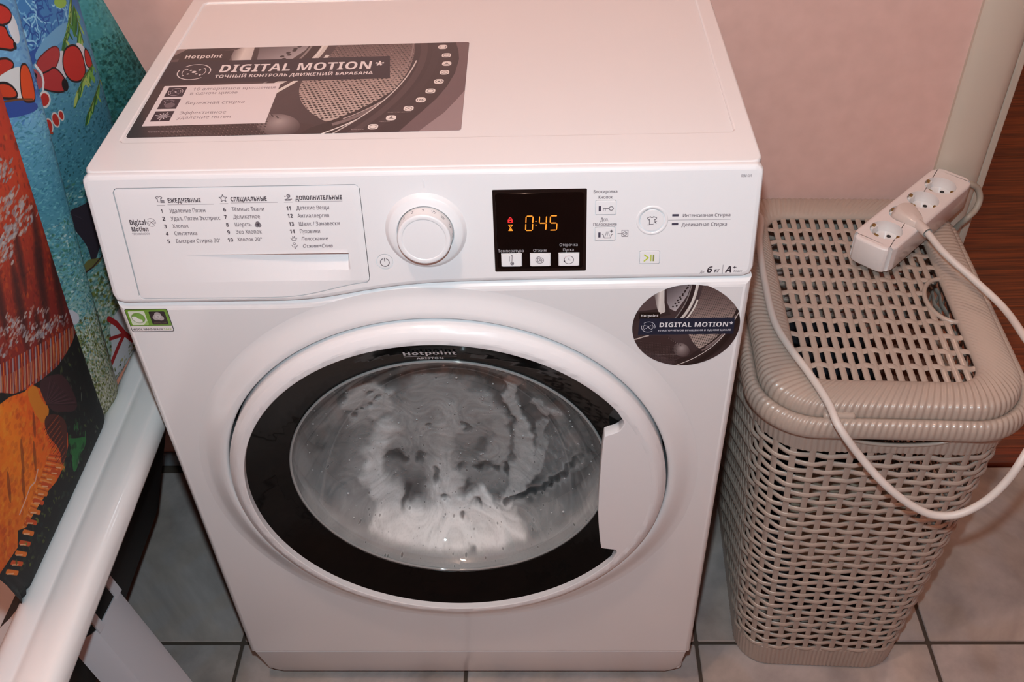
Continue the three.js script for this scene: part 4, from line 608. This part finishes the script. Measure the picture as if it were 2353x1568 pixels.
      for (let k = 0; k < 15; k++) { const u = 285 + k * 8, v = 500 - (u - 285) * 1.0; line([[u, v], [u - 8, v - 30], [u - 22, v - 72]], 5, k % 2 ? '#8c8794' : '#948088'); line([[u + 4, v - 3], [u - 4, v - 34], [u - 17, v - 74]], 3.5, k % 3 ? '#b8431a' : '#d2641c'); }
      for (let k = 0; k < 60; k++) { const t = k / 59, u = lerp(274, 392, t), v = 463 - 100 * Math.pow(t, 0.75); g.globalAlpha = 0.7; line([[u + 6, v + 24], [u - 2, v - 6]], 2.5, ['#d9a27c', '#c9843a', '#a03018'][k % 3]); g.globalAlpha = 1; }
    });
    // orange fish
    const og = g.createLinearGradient(X(200), 0, X(335), 0); og.addColorStop(0, '#c8560a'); og.addColorStop(0.5, '#ea7c0e'); og.addColorStop(0.8, '#e05408'); og.addColorStop(1, '#b03a0e');
    const body = [[0, 470], [269, 449], [281, 440], [300, 415], [312, 409], [321, 380], [322, 330], [312, 318], [318, 290], [330, 262], [336, 240], [330, 218], [312, 200], [296, 200], [281, 211], [255, 220], [238, 222], [228, 240], [220, 217], [205, 223], [191, 228], [0, 240]];
    inside(body, () => { g.fillStyle = og; g.fillRect(0, 0, X(400), H); mottle(190, 340, 200, 450, 1400, ['#e08a22', '#b03c08', '#d97614', '#94300a', '#e6a030'], 5, 7, 0.3); for (const [u, v, q] of [[268, 330, 46], [282, 300, 40], [256, 290, 40], [296, 345, 34], [240, 320, 40]]) { g.globalAlpha = 0.45; blob(u, v, 5, q, 0.3, '#42180a'); g.globalAlpha = 1; } for (let k = 0; k < 26; k++) { g.globalAlpha = 0.5; const t = k / 25; line([[lerp(300, 235, t), lerp(262, 232, t)], [lerp(316, 240, t), lerp(220, 206, t)]], 3, k % 2 ? '#e8b08a' : '#8a2208'); g.globalAlpha = 1; } line([[279, 272], [270, 262], [262, 268], [250, 262], [238, 258]], 5, '#d9a898'); });
    smooth([[318, 402], [342, 374], [358, 345], [364, 302], [366, 250], [356, 252], [342, 282], [322, 322]], '#3a1c22'); for (let k = 0; k < 14; k++) line([[320, 345], [lerp(338, 364, k / 13), lerp(372, 256, k / 13)]], 2, k % 2 ? '#241014' : '#51303a'); smooth([[300, 416], [318, 400], [316, 360], [324, 330], [314, 318], [304, 330]], '#d07c18');
    smooth([[312, 335], [330, 303], [340, 264], [334, 236], [322, 206], [310, 204], [318, 236], [306, 300]], '#4a2018'); for (let k = 0; k < 18; k++) line([[306, 312 - k * 6], [lerp(332, 322, k / 17), lerp(300, 208, k / 17)]], 2, k % 2 ? '#a84a18' : '#2a100c');
    for (let k = 0; k < 13; k++) { const t = k / 12, u = lerp(312, 206, t), v = 204 + 14 * Math.sin(t * 5); line([[u - 8, v + 22], [u + 1, v - 8]], 9, k % 2 ? '#c44a0e' : '#d9701c'); line([[u - 9, v + 18], [u - 3, v + 2]], 2.5, '#e8b48c'); }
    speck(210, 320, 150, 205, 46, ['#6c7a26', '#4a5618'], 2.5, 7);
  });
  const sand = (u0, u1) => { speck(u0, u1, 200, 560, 1700, ['#2f6a5a', '#4c8068', '#cfdad2', '#3a5f6a', '#8aaea6'], 8, 2.6); speck(u0, u1, 40, 350, 2600, ['#4d5a1f', '#6b6f28', '#2f3516', '#857d35', '#dcd8ca', '#cfcaba', '#3a3a1c'], 6, 4); };
  clipTo(400, 600, () => { // second fold: fish at the top, blue water, speckled sand
    g.fillStyle = grad([[60, '#b0ab98'], [240, '#aaa898'], [330, '#a3b0a4'], [400, '#7fa6a4'], [480, '#5d979e'], [600, '#4a8aa0'], [700, '#5797b4'], [745, '#6aa2c4'], [765, '#4a7cb8'], [785, '#2c4f9c'], [830, '#6a9cc4'], [1000, '#5590c0']]); g.fillRect(X(400), 0, X(200), H);
    speck(400, 600, 330, 760, 3200, ['#3c7f92', '#6fb3bc', '#2f6d86', '#79b6c6', '#528fa6'], 10, 1.8); sand(400, 600); speck(400, 600, 740, 1000, 500, ['#3e72b1', '#79b2d6', '#4f88bc'], 10, 3);
    smooth([[484, 790], [560, 772], [580, 752], [512, 756], [470, 764]], '#2a4692'); smooth([[484, 388], [505, 379], [518, 360], [505, 346], [484, 350], [466, 354]], '#c3bcc6'); 
    smooth([[548, 905], [566, 902], [576, 886], [576, 868], [566, 856], [552, 860], [545, 885]], '#cfcfd4'); smooth([[500, 925], [542, 919], [560, 909], [568, 899], [556, 890], [538, 890], [510, 894]], '#b8281c', '#2a1414', 4); smooth([[500, 896], [529, 893], [541, 886], [541, 874], [551, 866], [553, 855], [541, 852], [524, 858], [500, 866]], '#bd2d18', '#1c0f10', 5); disc(g, X(551), Y(857), 9, 9, '#120809');
    smooth([[490, 848], [510, 848], [526, 844], [537, 833], [526, 827], [507, 825], [490, 822]], '#b02a1a', '#2a1414', 5); smooth([[500, 826], [530, 829], [555, 826], [545, 802], [538, 776], [521, 781], [518, 796], [500, 812], [480, 818]], '#d2d0d0'); smooth([[550, 828], [572, 826], [580, 805], [573, 768], [553, 769], [531, 776], [536, 801]], '#cc4412', '#30140e', 5);
    smooth([[480, 817], [507, 813], [520, 801], [525, 788], [513, 785], [494, 791], [478, 796]], '#c23a16', '#1a0e0e', 6); line([[480, 788], [522, 782], [560, 772]], 5, '#6a3c18');
  });
  clipTo(600, 850, () => { // third fold: coral, weed and small fish over deeper water, a purple fish and a starfish lower down
    g.fillStyle = grad([[60, '#98a292'], [240, '#8fa298'], [330, '#7a9f9a'], [420, '#578f96'], [560, '#417f90'], [680, '#4c8aa4'], [760, '#5690b0'], [800, '#4f86b4'], [840, '#3a66a4'], [1000, '#3f70ae']]); g.fillRect(X(600), 0, X(250), H);
    speck(600, 850, 360, 760, 3000, ['#2c6474', '#549aa6', '#235a6a', '#6aa9b4', '#3f7f90'], 6, 2.2); sand(600, 850); speck(640, 850, 420, 640, 260, ['#16404e', '#1d4a50'], 4, 3);
    inside([[670, 1000], [830, 1000], [826, 838], [805, 815], [760, 812], [715, 800], [684, 790]], () => { g.fillStyle = '#3f78b0'; g.fillRect(X(660), 0, X(200), Y(780)); for (let k = 0; k < 150; k++) { let u = 672 + r() * 160, v = 800 + r() * 150, a = r() * 6.28; const pts = []; for (let i = 0; i < 16; i++) { pts.push([u, v]); a += (r() - 0.5) * 1.7; u += 3.1 * Math.cos(a); v += 3.6 * Math.sin(a); } line(pts, 4, ['#8fc0dc', '#2a549a', '#6aa4cc', '#23498e'][k % 4]); } });
    smooth([[672, 800], [700, 800], [740, 806], [700, 782], [680, 775]], '#2b4f98'); smooth([[690, 790], [740, 815], [800, 815], [790, 790], [745, 790], [715, 770]], '#6a9ec4');
    const weed = (pts, n, s) => { for (let i = 1; i < pts.length; i++) for (let k = 0; k < n; k++) { const t = k / n, u = lerp(pts[i - 1][0], pts[i][0], t), v = lerp(pts[i - 1][1], pts[i][1], t), a = s * (0.6 + r() * 0.7), d = r() < 0.75 ? -1 : 0.5; smooth([[u, v + 4], [u + d * a * 0.5, v - a * 0.2], [u + d * a, v - a * 0.9], [u + d * a * 0.6, v - a * 0.85], [u, v - 3]], ['#3f7a30', '#6fa544', '#93b858', '#2c5f2a', '#a3b862'][Math.floor(r() * 5)]); } line(pts, 5, '#4a5f28'); };
    weed([[830, 850], [815, 828], [802, 815], [785, 800], [770, 786]], 10, 26); weed([[826, 827], [823, 800], [822, 765]], 9, 24); smooth([[765, 852], [785, 862], [806, 845], [800, 836], [780, 838]], '#8cb04e');
    const K = '#241012';
    smooth([[748, 780], [764, 773], [752, 748], [750, 728], [732, 734], [718, 751], [734, 764]], '#c4c2ca'); smooth([[794, 775], [812, 768], [824, 750], [820, 720], [808, 716], [806, 749]], '#d0ced2'); smooth([[694, 780], [722, 790], [748, 790], [752, 774], [736, 758], [722, 753], [705, 747], [700, 758]], '#a83434', '#5a1a1a', 3);
    smooth([[758, 772], [773, 778], [796, 771], [807, 754], [807, 735], [803, 716], [782, 709], [759, 719], [749, 737], [749, 755]], '#b8281f', K, 5); smooth([[820, 757], [832, 744], [834, 718], [820, 715], [808, 731]], '#bb2c22', K, 4);
    smooth([[700, 760], [716, 757], [729, 760], [740, 745], [747, 726], [742, 712], [729, 713], [705, 727], [694, 738]], '#ab2e2e', K, 4); disc(g, X(742), Y(721), 15, 17, '#140709'); smooth([[678, 772], [692, 774], [701, 754], [696, 735], [682, 741], [676, 752]], '#a84a50'); disc(g, X(689), Y(761), 7, 8, '#220a10'); line([[695, 776], [702, 759], [701, 745], [696, 734]], 8, '#ded8d8');
    smooth([[684, 722], [693, 732], [704, 724], [704, 710], [694, 703], [684, 708]], '#b42a20', '#d8d0cc', 6); for (const [u, v, a, b] of [[688, 672, 14, 26], [703, 675, 15, 27], [716, 677, 11, 19]]) { smooth([[u - a * 0.55, v], [u - a * 0.2, v + b * 0.55], [u + a * 0.45, v + b * 0.35], [u + a * 0.5, v - b * 0.3], [u, v - b * 0.6]], '#b42a20', '#d5ccc8', 4); } line([[680, 664], [690, 657]], 7, '#a83a20');
    weed([[833, 718], [812, 716], [790, 710], [766, 696]], 8, 24); weed([[844, 682], [811, 667], [776, 648]], 8, 22);
    smooth([[676, 508], [712, 494], [790, 500], [790, 440], [740, 415], [712, 388], [700, 375], [690, 378], [694, 407], [688, 437], [678, 466]], '#2c1f2c'); smooth([[680, 500], [698, 474], [704, 466], [690, 486]], '#6d6470'); smooth([[664, 372], [682, 390], [702, 376], [716, 366], [690, 362]], '#6e6838'); line([[660, 368], [688, 366], [716, 372]], 5, '#3c1c1a');
    smooth([[670, 246], [760, 236], [760, 90], [640, 92], [622, 160], [650, 190]], '#cbc8cf'); line([[672, 246], [683, 222], [692, 184], [706, 150]], 20, '#a8161c'); line([[655, 210], [690, 184]], 12, '#9c161c'); line([[692, 184], [668, 178], [630, 165]], 17, '#a4181c'); speck(610, 720, 60, 150, 200, ['#6b6f28', '#2f3516', '#a89a58'], 5, 4);
  });
  clipTo(850, 1000, () => { g.fillStyle = grad([[300, '#3f7f88'], [560, '#3c8286'], [650, '#3f8684'], [760, '#4f9a9e'], [1000, '#4f9ca6']]); g.fillRect(X(850), 0, X(150), H); mottle(850, 1000, 400, 1000, 2600, ['#2d6a64', '#3a8078', '#6fb5ac', '#2a5f5c', '#7cc0bc'], 6, 5, 0.4); mottle(850, 1000, 440, 720, 1500, ['#12403a', '#1d5046', '#5fa89c'], 5, 5, 0.6); });
  const tex = ctex(c); tex.wrapT = THREE.MirroredRepeatWrapping;
  const weave = dtex(256, 256, (u, v) => 0.5 + 0.25 * Math.sin(u * 402) + 0.25 * Math.sin(v * 402), false); weave.repeat.set(14, 14);
  const cloth = std({ color: lin(0.95, 0.93, 0.9), map: tex, roughness: 0.75 });
  const cols = []; for (const k of 'ABCD') { const n = k === 'A' ? 46 : 22; for (let i = 0; i <= n; i++) cols.push([k, i / n]); if (k !== 'D') for (let i = 1; i < 6; i++) cols.push([k + 'turn', i / 6]); }
  const plane = (y) => y > 1.0 ? lerp(-0.308 + 0.15 * (y - 1.0) * (1 - sstep(1.0, 1.25, y)), -0.44, sstep(1.0, 1.93, y)) : y > 0.528 ? -0.380 + 0.15 * (y - 0.52) : y > 0.515 ? -0.3788 - 0.45 * (0.528 - y) : -0.38465 - 0.8 * (0.515 - y);  // upper cloth, out of view, leans back to shade the wall beside it
  const amp = (y, k) => (k === 'A' ? lerp(0.006, 0.05, sstep(0.52, 0.80, y)) : lerp(0.012, 0.05, sstep(0.52, 0.72, y)));
  const at = (k, t, y) => { const z = lerp(start[k](y), crest[k](y), t); return [plane(y) - amp(y, k) * (1 - Math.sin(Math.PI / 2 * t)), z]; };
  const nextOf = { A: 'B', B: 'C', C: 'D' }, NC = cols.length - 1;
  const hem = (k, t) => k[0] !== 'A' || t > 0.525 ? 0.44 : t > 0.46 ? lerp(0.605, 0.47, (t - 0.46) / 0.065) : lerp(0.80, 0.605, t / 0.46);
  const gg = grid(NC, 90, (u, v, i, j) => {
    const [k, t] = cols[i], y = lerp(hem(k[0], k.length > 1 ? 1 : t), 1.93, Math.pow(j / 90, 1.35)); let x, z;
    if (k.length > 1) { const a = at(k[0], 1, y), b = at(nextOf[k[0]], 0, y), q = t; x = lerp(a[0], b[0], q * q * (3 - 2 * q)); z = lerp(a[1], b[1], q) - 0.012 * Math.sin(q * Math.PI); } else [x, z] = at(k, t, y);
    return [x, y, z];
  }, () => [0, 0]);
  { const p = gg.attributes.position, uv = gg.attributes.uv; for (let n = 0; n < p.count; n++) { const [k, t] = cols[n % (NC + 1)], [a, b] = U[k[0]]; uv.setXY(n, k.length > 1 ? lerp(b - 0.002, U[nextOf[k[0]]][0] + 0.002, t) : lerp(a + 0.001, b - 0.002, t), (p.getY(n) - 0.45) / 0.6); } }
  tag(mesh('shower_curtain', gg, cloth), 'shower curtain printed with reef fish, hanging in folds inside the bathtub', 'shower curtain');
  const rod = thing('curtain_rod', 'chrome curtain rod above the bathtub rim', 'curtain rod', [-0.455, 1.945, 0]);
  mesh('pole', new THREE.CylinderGeometry(0.011, 0.011, 2.735, 24).rotateX(Math.PI / 2).translate(0, 0, 0.9325), M.steel, rod);
}

// ---------------------------------------------------------------- laundry basket
const bmat = phys({ color: lin(0.43, 0.352, 0.30), roughness: 0.34, clearcoat: 0.25, clearcoatRoughness: 0.2 });
const BAS = { cx: 0.488, cz: -0.215, rot: 0.044 };
{
  const b = thing('laundry_basket', 'beige woven plastic laundry basket with a lidded top, right of the washing machine', 'laundry basket', [BAS.cx, 0, BAS.cz], -BAS.rot);
  const TOPY = 0.52, side = (y) => { const t = clamp(y / TOPY); return [lerp(0.111, 0.140, t), lerp(0.1745, 0.2000, t), lerp(0.045, 0.062, t), lerp(0.010, 0, t)]; };
  const pt = (t, y, off = 0) => { const [hx, hz, r, dx] = side(y), [x, z, nx, nz] = loop(t, hx, hz, r); return [x + dx + nx * off, z - 0.002 + nz * off, nx, nz]; };
  const ribbed = (t, n, a) => a * (1 - Math.pow(Math.abs(Math.cos(t * n * Math.PI)), 2.2));
  const band = (prof, n, a, seg) => closedGrid(seg, prof.length - 1, (u, v, i, j) => { const [y, off, k = 1] = prof[j], t = i / seg, [x, z] = pt(t, y, off + ribbed(t, n, a) * k); return [x, y, z]; });
  // base skirt and upper band, with fine upright ribs
  mesh('base_skirt', band([[0.001, -0.006, 0], [0.001, -0.001], [0.004, 0.0012], [0.046, 0.0012], [0.048, 0.000], [0.048, -0.003, 0], [0.004, -0.004, 0]], 190, 0.0009, 1140), bmat, b);
  mesh('base_plate', new THREE.ExtrudeGeometry(shapeOf(roundRect(-0.098, 0.118, -0.172, 0.168, 0.05)), { depth: 0.004, bevelEnabled: false }).rotateX(-Math.PI / 2).translate(0, 0.002, 0), bmat, b);
  { // upper band with the hand slot at the front
    const seg = 1140, slot = (x, z) => z > 0.17 ? 0.0125 * Math.sqrt(Math.max(0, 1 - Math.pow((x - 0.008) / 0.053, 2))) : 0;
    const yTop = 0.5245, g = closedGrid(seg, 6, (u, v, i, j) => { const t = i / seg, q = pt(t, 0.5), cutY = yTop - (slot(q[0], q[1]) > 0 ? 0.0145 + slot(q[0], q[1]) : 0), ys = [0.482, 0.482, 0.484, cutY - 0.002, cutY, cutY, 0.484][j], off = [-0.003, 0.0002, 0.0012, 0.0012, 0.0006, -0.003, -0.003][j]; const [x, z] = pt(t, ys, off + (j > 0 && j < 5 ? ribbed(t, 190, 0.0009) : 0)); return [x, ys, z]; });
    mesh('upper_band', g, bmat, b);
    const lip = []; for (let i = 0; i <= 30; i++) { const x = 0.008 + 0.053 * Math.cos(Math.PI - i / 30 * Math.PI), y = yTop - 0.0145 - 0.0125 * Math.sin(i / 30 * Math.PI), [, hz] = side(y); lip.push([x, y, hz - 0.002 + 0.0016]); } mesh('slot_lip', tube(lip, 0.0021, 60, 8), bmat, b);
  }
  // uprights and horizontal strands
  const NU = 60, NS = 30, Y0 = 0.046, Y1 = 0.484, seg = NU * 6;
  for (let k = 0; k < NU; k++) { const t = (k + 0.5) / NU, g = grid(4, 20, (u, v) => { const y = lerp(Y0, Y1, v), w = (u - 0.5) * 0.0072, [x, z, nx, nz] = pt(t, y, 0.0014 - 60 * w * w); return [x - nz * w, y, z + nx * w]; }); mesh('upright', g, bmat, b); }
  const strandGeo = (s) => { const y = lerp(Y0 + 0.004, Y1 - 0.010, Math.pow(s / (NS - 1), 0.96)), a = 0.0037, e = 0.0021; return closedGrid(seg, 8, (u, v, i, j) => { const t = i / seg, ph = Math.cos(t * NU * Math.PI * 2 / 2 + (s % 2) * Math.PI + Math.PI / 2), off = 0.0014 * ph, q = j / 8 * 2 * Math.PI, yy = y + a * Math.sin(q) + 0.0004 * Math.sin(t * NU * Math.PI * 2) * ((s % 2) * 2 - 1), [x, z] = pt(t, y, off + e * Math.cos(q)); return [x, yy, z]; }); };
  for (let s = 0; s < NS; s++) mesh('weave_strand', strandGeo(s), bmat, b);
  // rounded lip and lid frame, both ribbed across
  const lipSeg = 1330, ring = (prof, n, a) => closedGrid(lipSeg, prof.length - 1, (u, v, i, j) => { const [ins, y, k = 1] = prof[j], t = i / lipSeg, [x, z, nx, nz] = loop(t, 0.1535 - ins, 0.2115 - ins, Math.max(0.008, 0.072 - ins * 0.75)), rb = ribbed(t, n, a) * k; return [x + nx * rb * 0.7, y + rb * 0.7, z + nz * rb * 0.7]; });
  mesh('basket_rim', ring([[0.014, 0.516, 0], [0.003, 0.5165, 0], [0.0006, 0.519, 0.3], [0, 0.524], [0.0004, 0.530], [0.002, 0.5358], [0.005, 0.5395], [0.009, 0.5405], [0.0135, 0.538], [0.016, 0.532, 0.3], [0.016, 0.518, 0]], 190, 0.0011), bmat, b);
  const lid = new THREE.Group(); lid.name = 'lid'; b.add(lid);
  mesh('lid_frame', ring([[0.017, 0.528, 0], [0.0146, 0.534], [0.0142, 0.541], [0.0150, 0.5472], [0.0172, 0.5518], [0.0205, 0.5545], [0.026, 0.5562], [0.036, 0.5568], [0.046, 0.5562], [0.053, 0.5545], [0.0565, 0.552, 0.6], [0.058, 0.5490, 0], [0.0585, 0.545, 0], [0.045, 0.545, 0]], 168, 0.0013), bmat, lid);
  // woven lattice of the lid
  const gx = 0.0965, gz = 0.1535, LY = 0.5478, NX = 16, NZ = 12, hole = { x: gx + 0.001, z: 0.012, rx: 0.027, rz: 0.040 };
  const inside = (x, z) => { const qx = Math.max(0, Math.abs(x) - (gx - 0.024)), qz = Math.max(0, Math.abs(z) - (gz - 0.024)); return Math.hypot(qx, qz) < 0.0265; };
  const inHole = (x, z) => Math.pow((x - hole.x) / hole.rx, 2) + Math.pow((z - hole.z) / hole.rz, 2) < 1;
  const strip = (along, c, w, ph) => { // runs along z (or x) at offset c; cut where the handle hole is
    const N = 120, L = along === 'z' ? gz + 0.003 : gx + 0.003, n = along === 'z' ? NZ : NX, runs = []; let cur = [];
    for (let i = 0; i <= N; i++) { const s = lerp(-L, L, i / N), x = along === 'z' ? c : s, z = along === 'z' ? s : c; if (inside(x, z) && !inHole(x, z)) cur.push(s); else { if (cur.length > 2) runs.push(cur); cur = []; } } if (cur.length > 2) runs.push(cur);
    return runs.map((q) => grid(q.length - 1, 8, (u, v, i, j) => { const s = q[i], e = j / 8 * 2 * Math.PI, amp = along === 'x' ? 0.0011 : 0.0003, wave = amp * Math.cos((s / (2 * L) * n + 0.5) * Math.PI + ph), hw = w / 2 * Math.cos(e), y = LY + wave + 0.0013 * Math.sin(e) * Math.sqrt(1 - 0.5 * Math.cos(e) ** 2); const wob = along === 'x' ? 0.0011 * Math.sin((s / (2 * L) * n + 0.5) * Math.PI + ph) : 0; return along === 'z' ? [c + hw, y, s] : [s, y, c + hw + wob]; }));
  };
  for (let i = 1; i < NX; i++) for (const g of strip('z', lerp(-gx, gx, i / NX), 0.0074, i * Math.PI)) mesh('lattice_strip', g, bmat, lid);
  for (let j = 1; j < NZ; j++) for (const g of strip('x', lerp(-gz, gz, j / NZ), 0.0086, j * Math.PI)) mesh('lattice_strip', g, bmat, lid);
  const arcPts = []; for (let i = 0; i <= 40; i++) { const a = Math.PI / 2 + i / 40 * Math.PI; arcPts.push([hole.x + hole.rx * Math.cos(a), LY + 0.0008, hole.z + hole.rz * Math.sin(a)]); } mesh('handle_edge', tube(arcPts, 0.0030, 80, 8), bmat, lid);
  const tabX = -0.062; mesh('lid_catch', new RoundedBoxGeometry(0.034, 0.009, 0.012, 3, 0.004).translate(tabX, 0.5405, 0.1965), bmat, lid);
}
{ // washing inside the basket, seen through the weave
  const heap = (name, label, color, c, s, seed) => { const g = new THREE.SphereGeometry(1, 56, 36), p = g.attributes.position; for (let i = 0; i < p.count; i++) { const v = new THREE.Vector3().fromBufferAttribute(p, i), n = 1 + 0.10 * noise3(v.x * 2 + seed, v.y * 2, v.z * 2) + 0.05 * noise3(v.x * 6, v.y * 6 + seed, v.z * 6); p.setXYZ(i, Math.sign(v.x) * Math.pow(Math.abs(v.x), 0.7) * n * s[0], Math.sign(v.y) * Math.pow(Math.abs(v.y), 0.7) * n * s[1], Math.sign(v.z) * Math.pow(Math.abs(v.z), 0.7) * n * s[2]); } g.computeVertexNormals(); const m = mesh(name, g, std({ color, roughness: 0.95, bumpMap: grain, bumpScale: 0.001 })); m.position.set(...c); m.rotation.y = -BAS.rot; return tag(m, label, 'clothes'); };
  heap('folded_towel', 'beige towel pressed against the front weave of the laundry basket', lin(0.40, 0.32, 0.24), [0.507, 0.245, -0.115], [0.083, 0.060, 0.066], 3);
  heap('dark_garment', 'dark clothes at the bottom of the laundry basket', lin(0.012, 0.013, 0.017), [0.499, 0.105, -0.225], [0.088, 0.082, 0.140], 12);
  heap('dark_garment', 'dark navy clothes piled behind the beige towel inside the basket', lin(0.012, 0.014, 0.022), [0.495, 0.300, -0.295], [0.092, 0.085, 0.095], 21);
  heap('rust_garment', 'rust coloured cloth under the hand hole of the basket lid', lin(0.16, 0.055, 0.03), [0.560, 0.440, -0.195], [0.034, 0.036, 0.075], 31);
}

// ---------------------------------------------------------------- power strip, plug and cords
{
  const LY = 0.5572, turn = Math.atan2(0.144, 0.141), s = thing('power_strip', 'white four socket extension strip lying across the basket lid', 'power strip', [0.5715, LY, -0.3295], turn);
  const L = 0.106, Wd = 0.0275, Hh = 0.0360, ch = 0.017;
  const out = (d) => [[-L - d, -Wd + ch * 0.55], [-L - d, Wd - ch * 0.55], [-L + ch * 0.75, Wd + d], [L - ch * 0.75, Wd + d], [L + d, Wd - ch * 0.55], [L + d, -Wd + ch * 0.55], [L - ch * 0.75, -Wd - d], [-L + ch * 0.75, -Wd - d]].reverse();
  const rounded = (pts, r) => { const o = []; pts.forEach((p, i) => { const a = pts[(i + pts.length - 1) % pts.length], b = pts[(i + 1) % pts.length], la = Math.hypot(a[0] - p[0], a[1] - p[1]), lb = Math.hypot(b[0] - p[0], b[1] - p[1]), p0 = [p[0] + (a[0] - p[0]) / la * r, p[1] + (a[1] - p[1]) / la * r], p1 = [p[0] + (b[0] - p[0]) / lb * r, p[1] + (b[1] - p[1]) / lb * r]; for (let k = 0; k <= 4; k++) { const t = k / 4; o.push([(1 - t) ** 2 * p0[0] + 2 * t * (1 - t) * p[0] + t * t * p1[0], (1 - t) ** 2 * p0[1] + 2 * t * (1 - t) * p[1] + t * t * p1[1]]); } }); return o; };
  let g = extrude(rounded(out(-0.0035), 0.006), Hh - 0.007, 0.0035, 4, [], 0.6); g.rotateX(-Math.PI / 2); g.translate(0, 0.0035, 0); g = bare(g);
  const SX = [-0.0690, -0.0235, 0.0205, 0.0650];
  for (const x of SX) g = cut(g, bare(new THREE.CylinderGeometry(0.0198, 0.0190, 0.04, 56).translate(x, Hh + 0.02 - 0.0155, 0)));
  const wp = phys({ color: lin(0.80, 0.75, 0.735), roughness: 0.28, clearcoat: 0.4, clearcoatRoughness: 0.1 }), wp2 = phys({ color: lin(0.80, 0.80, 0.80), roughness: 0.25, clearcoat: 0.4 });
  mesh('strip_body', g, wp, s);
  SX.forEach((x) => {
    const k = new THREE.Group(); k.name = 'socket'; k.position.set(x, Hh, 0); k.rotation.y = -0.12; s.add(k);
    mesh('well', new THREE.CylinderGeometry(0.0188, 0.0186, 0.002, 48).translate(0, -0.0150, 0), wp2, k);
    for (const e of [-1, 1]) { const gd = box(-0.006, 0.006, -0.0142, -0.0035, e * 0.0165 - 0.002, e * 0.0165 + 0.002, 0.001); mesh('guide_rib', gd, wp2, k);
      mesh('earth_clip', mergeGeometries([box(-0.0015, 0.0015, -0.0148, -0.0005, e * 0.0172 - 0.0016, e * 0.0172 + 0.0016), box(-0.0015, 0.0015, -0.0146, -0.0128, e * 0.0125 - 0.004, e * 0.0125 + 0.004)]), M.brass, k);
      mesh('pin_hole', new THREE.CylinderGeometry(0.0027, 0.0027, 0.0008, 20).translate(e * 0.0095, -0.0138, 0), M.dark, k); }
  });
}
{ // angled plug in the second socket and the machine's long cord
  const pm = phys({ color: lin(0.66, 0.575, 0.53), roughness: 0.35, clearcoat: 0.3, clearcoatRoughness: 0.15 });
  const p = thing('mains_lead', 'long white mains lead plugged into the extension strip and looping in front of the basket', 'cord');
  const base = new THREE.Vector3(0.5549, 0.5932, -0.3128), dir = new THREE.Vector3(0.32, 0, 1).normalize();   // towards the cord
  const side = new THREE.Vector3(dir.z, 0, -dir.x), up = new THREE.Vector3(0, 1, 0), pts = [];
  const put = (a, h, w, n = 18, k = 1) => { for (let i = 0; i < n; i++) { const q = i / n * 2 * Math.PI; pts.push(base.clone().addScaledVector(dir, a + w * 0.75 * Math.cos(q)).addScaledVector(side, w * k * Math.sin(q)).addScaledVector(up, h)); } };
  put(0, -0.006, 0.0175); put(0, -0.001, 0.0178); put(-0.001, 0.006, 0.0150); put(-0.002, 0.0105, 0.0105); put(0.012, 0.0100, 0.0085); put(0.022, 0.0070, 0.0078); put(0.026, 0.0015, 0.0075, 18); put(0.022, -0.003, 0.0070);
  mesh('plug', toCreasedNormals(new ConvexGeometry(pts), 0.9), pm, p);
  const e0 = base.clone().addScaledVector(dir, 0.024).addScaledVector(up, 0.0025), e1 = base.clone().addScaledVector(dir, 0.046).addScaledVector(up, 0.0025);
  mesh('plug_sleeve', tube([e0, e0.clone().lerp(e1, 0.5), e1].map((v) => v.toArray()), 0.0062, 12, 14), pm, p);
  const path = [[0.345, 0.30, -0.418], [0.375, 0.52, -0.418], [0.3874, 0.5632, -0.354], [0.3773, 0.5632, -0.2972], [0.3703, 0.5632, -0.2102], [0.3695, 0.5632, -0.143], [0.378, 0.5632, -0.1024], [0.3908, 0.5632, -0.0605], [0.4015, 0.5632, -0.0146], [0.406, 0.5590, 0.012], [0.434, 0.5251, 0.03], [0.4597, 0.5014, 0.045], [0.4881, 0.4817, 0.055], [0.511, 0.4735, 0.06], [0.5316, 0.4773, 0.062], [0.554, 0.4944, 0.06], [0.5703, 0.5191, 0.055], [0.5838, 0.5472, 0.045], [0.6099, 0.5666, 0.01], [0.627, 0.5809, -0.045], [0.6265, 0.5790, -0.1], [0.6271, 0.570, -0.1615], [0.6067, 0.578, -0.1987], [0.5800, 0.5905, -0.2353], e1.toArray()];
  mesh('cable', tube(path, 0.0042, 420, 14), M.cord, p);
  const c2 = thing('extension_lead', 'grey lead leaving the far end of the extension strip by the doorway', 'power lead');
  mesh('cable', tube([[0.643, 0.575, -0.397], [0.655, 0.577, -0.401], [0.668, 0.577, -0.402], [0.680, 0.569, -0.404], [0.686, 0.554, -0.401], [0.681, 0.541, -0.394], [0.672, 0.535, -0.388], [0.664, 0.50, -0.40], [0.664, 0.30, -0.415], [0.668, 0.010, -0.405], [0.70, 0.006, -0.38]], 0.0042, 160, 12), M.greyCord, c2);
}

scene.traverse((o) => { if (o.isMesh) o.castShadow = o.receiveShadow = true; });
renderer.render(scene, camera);
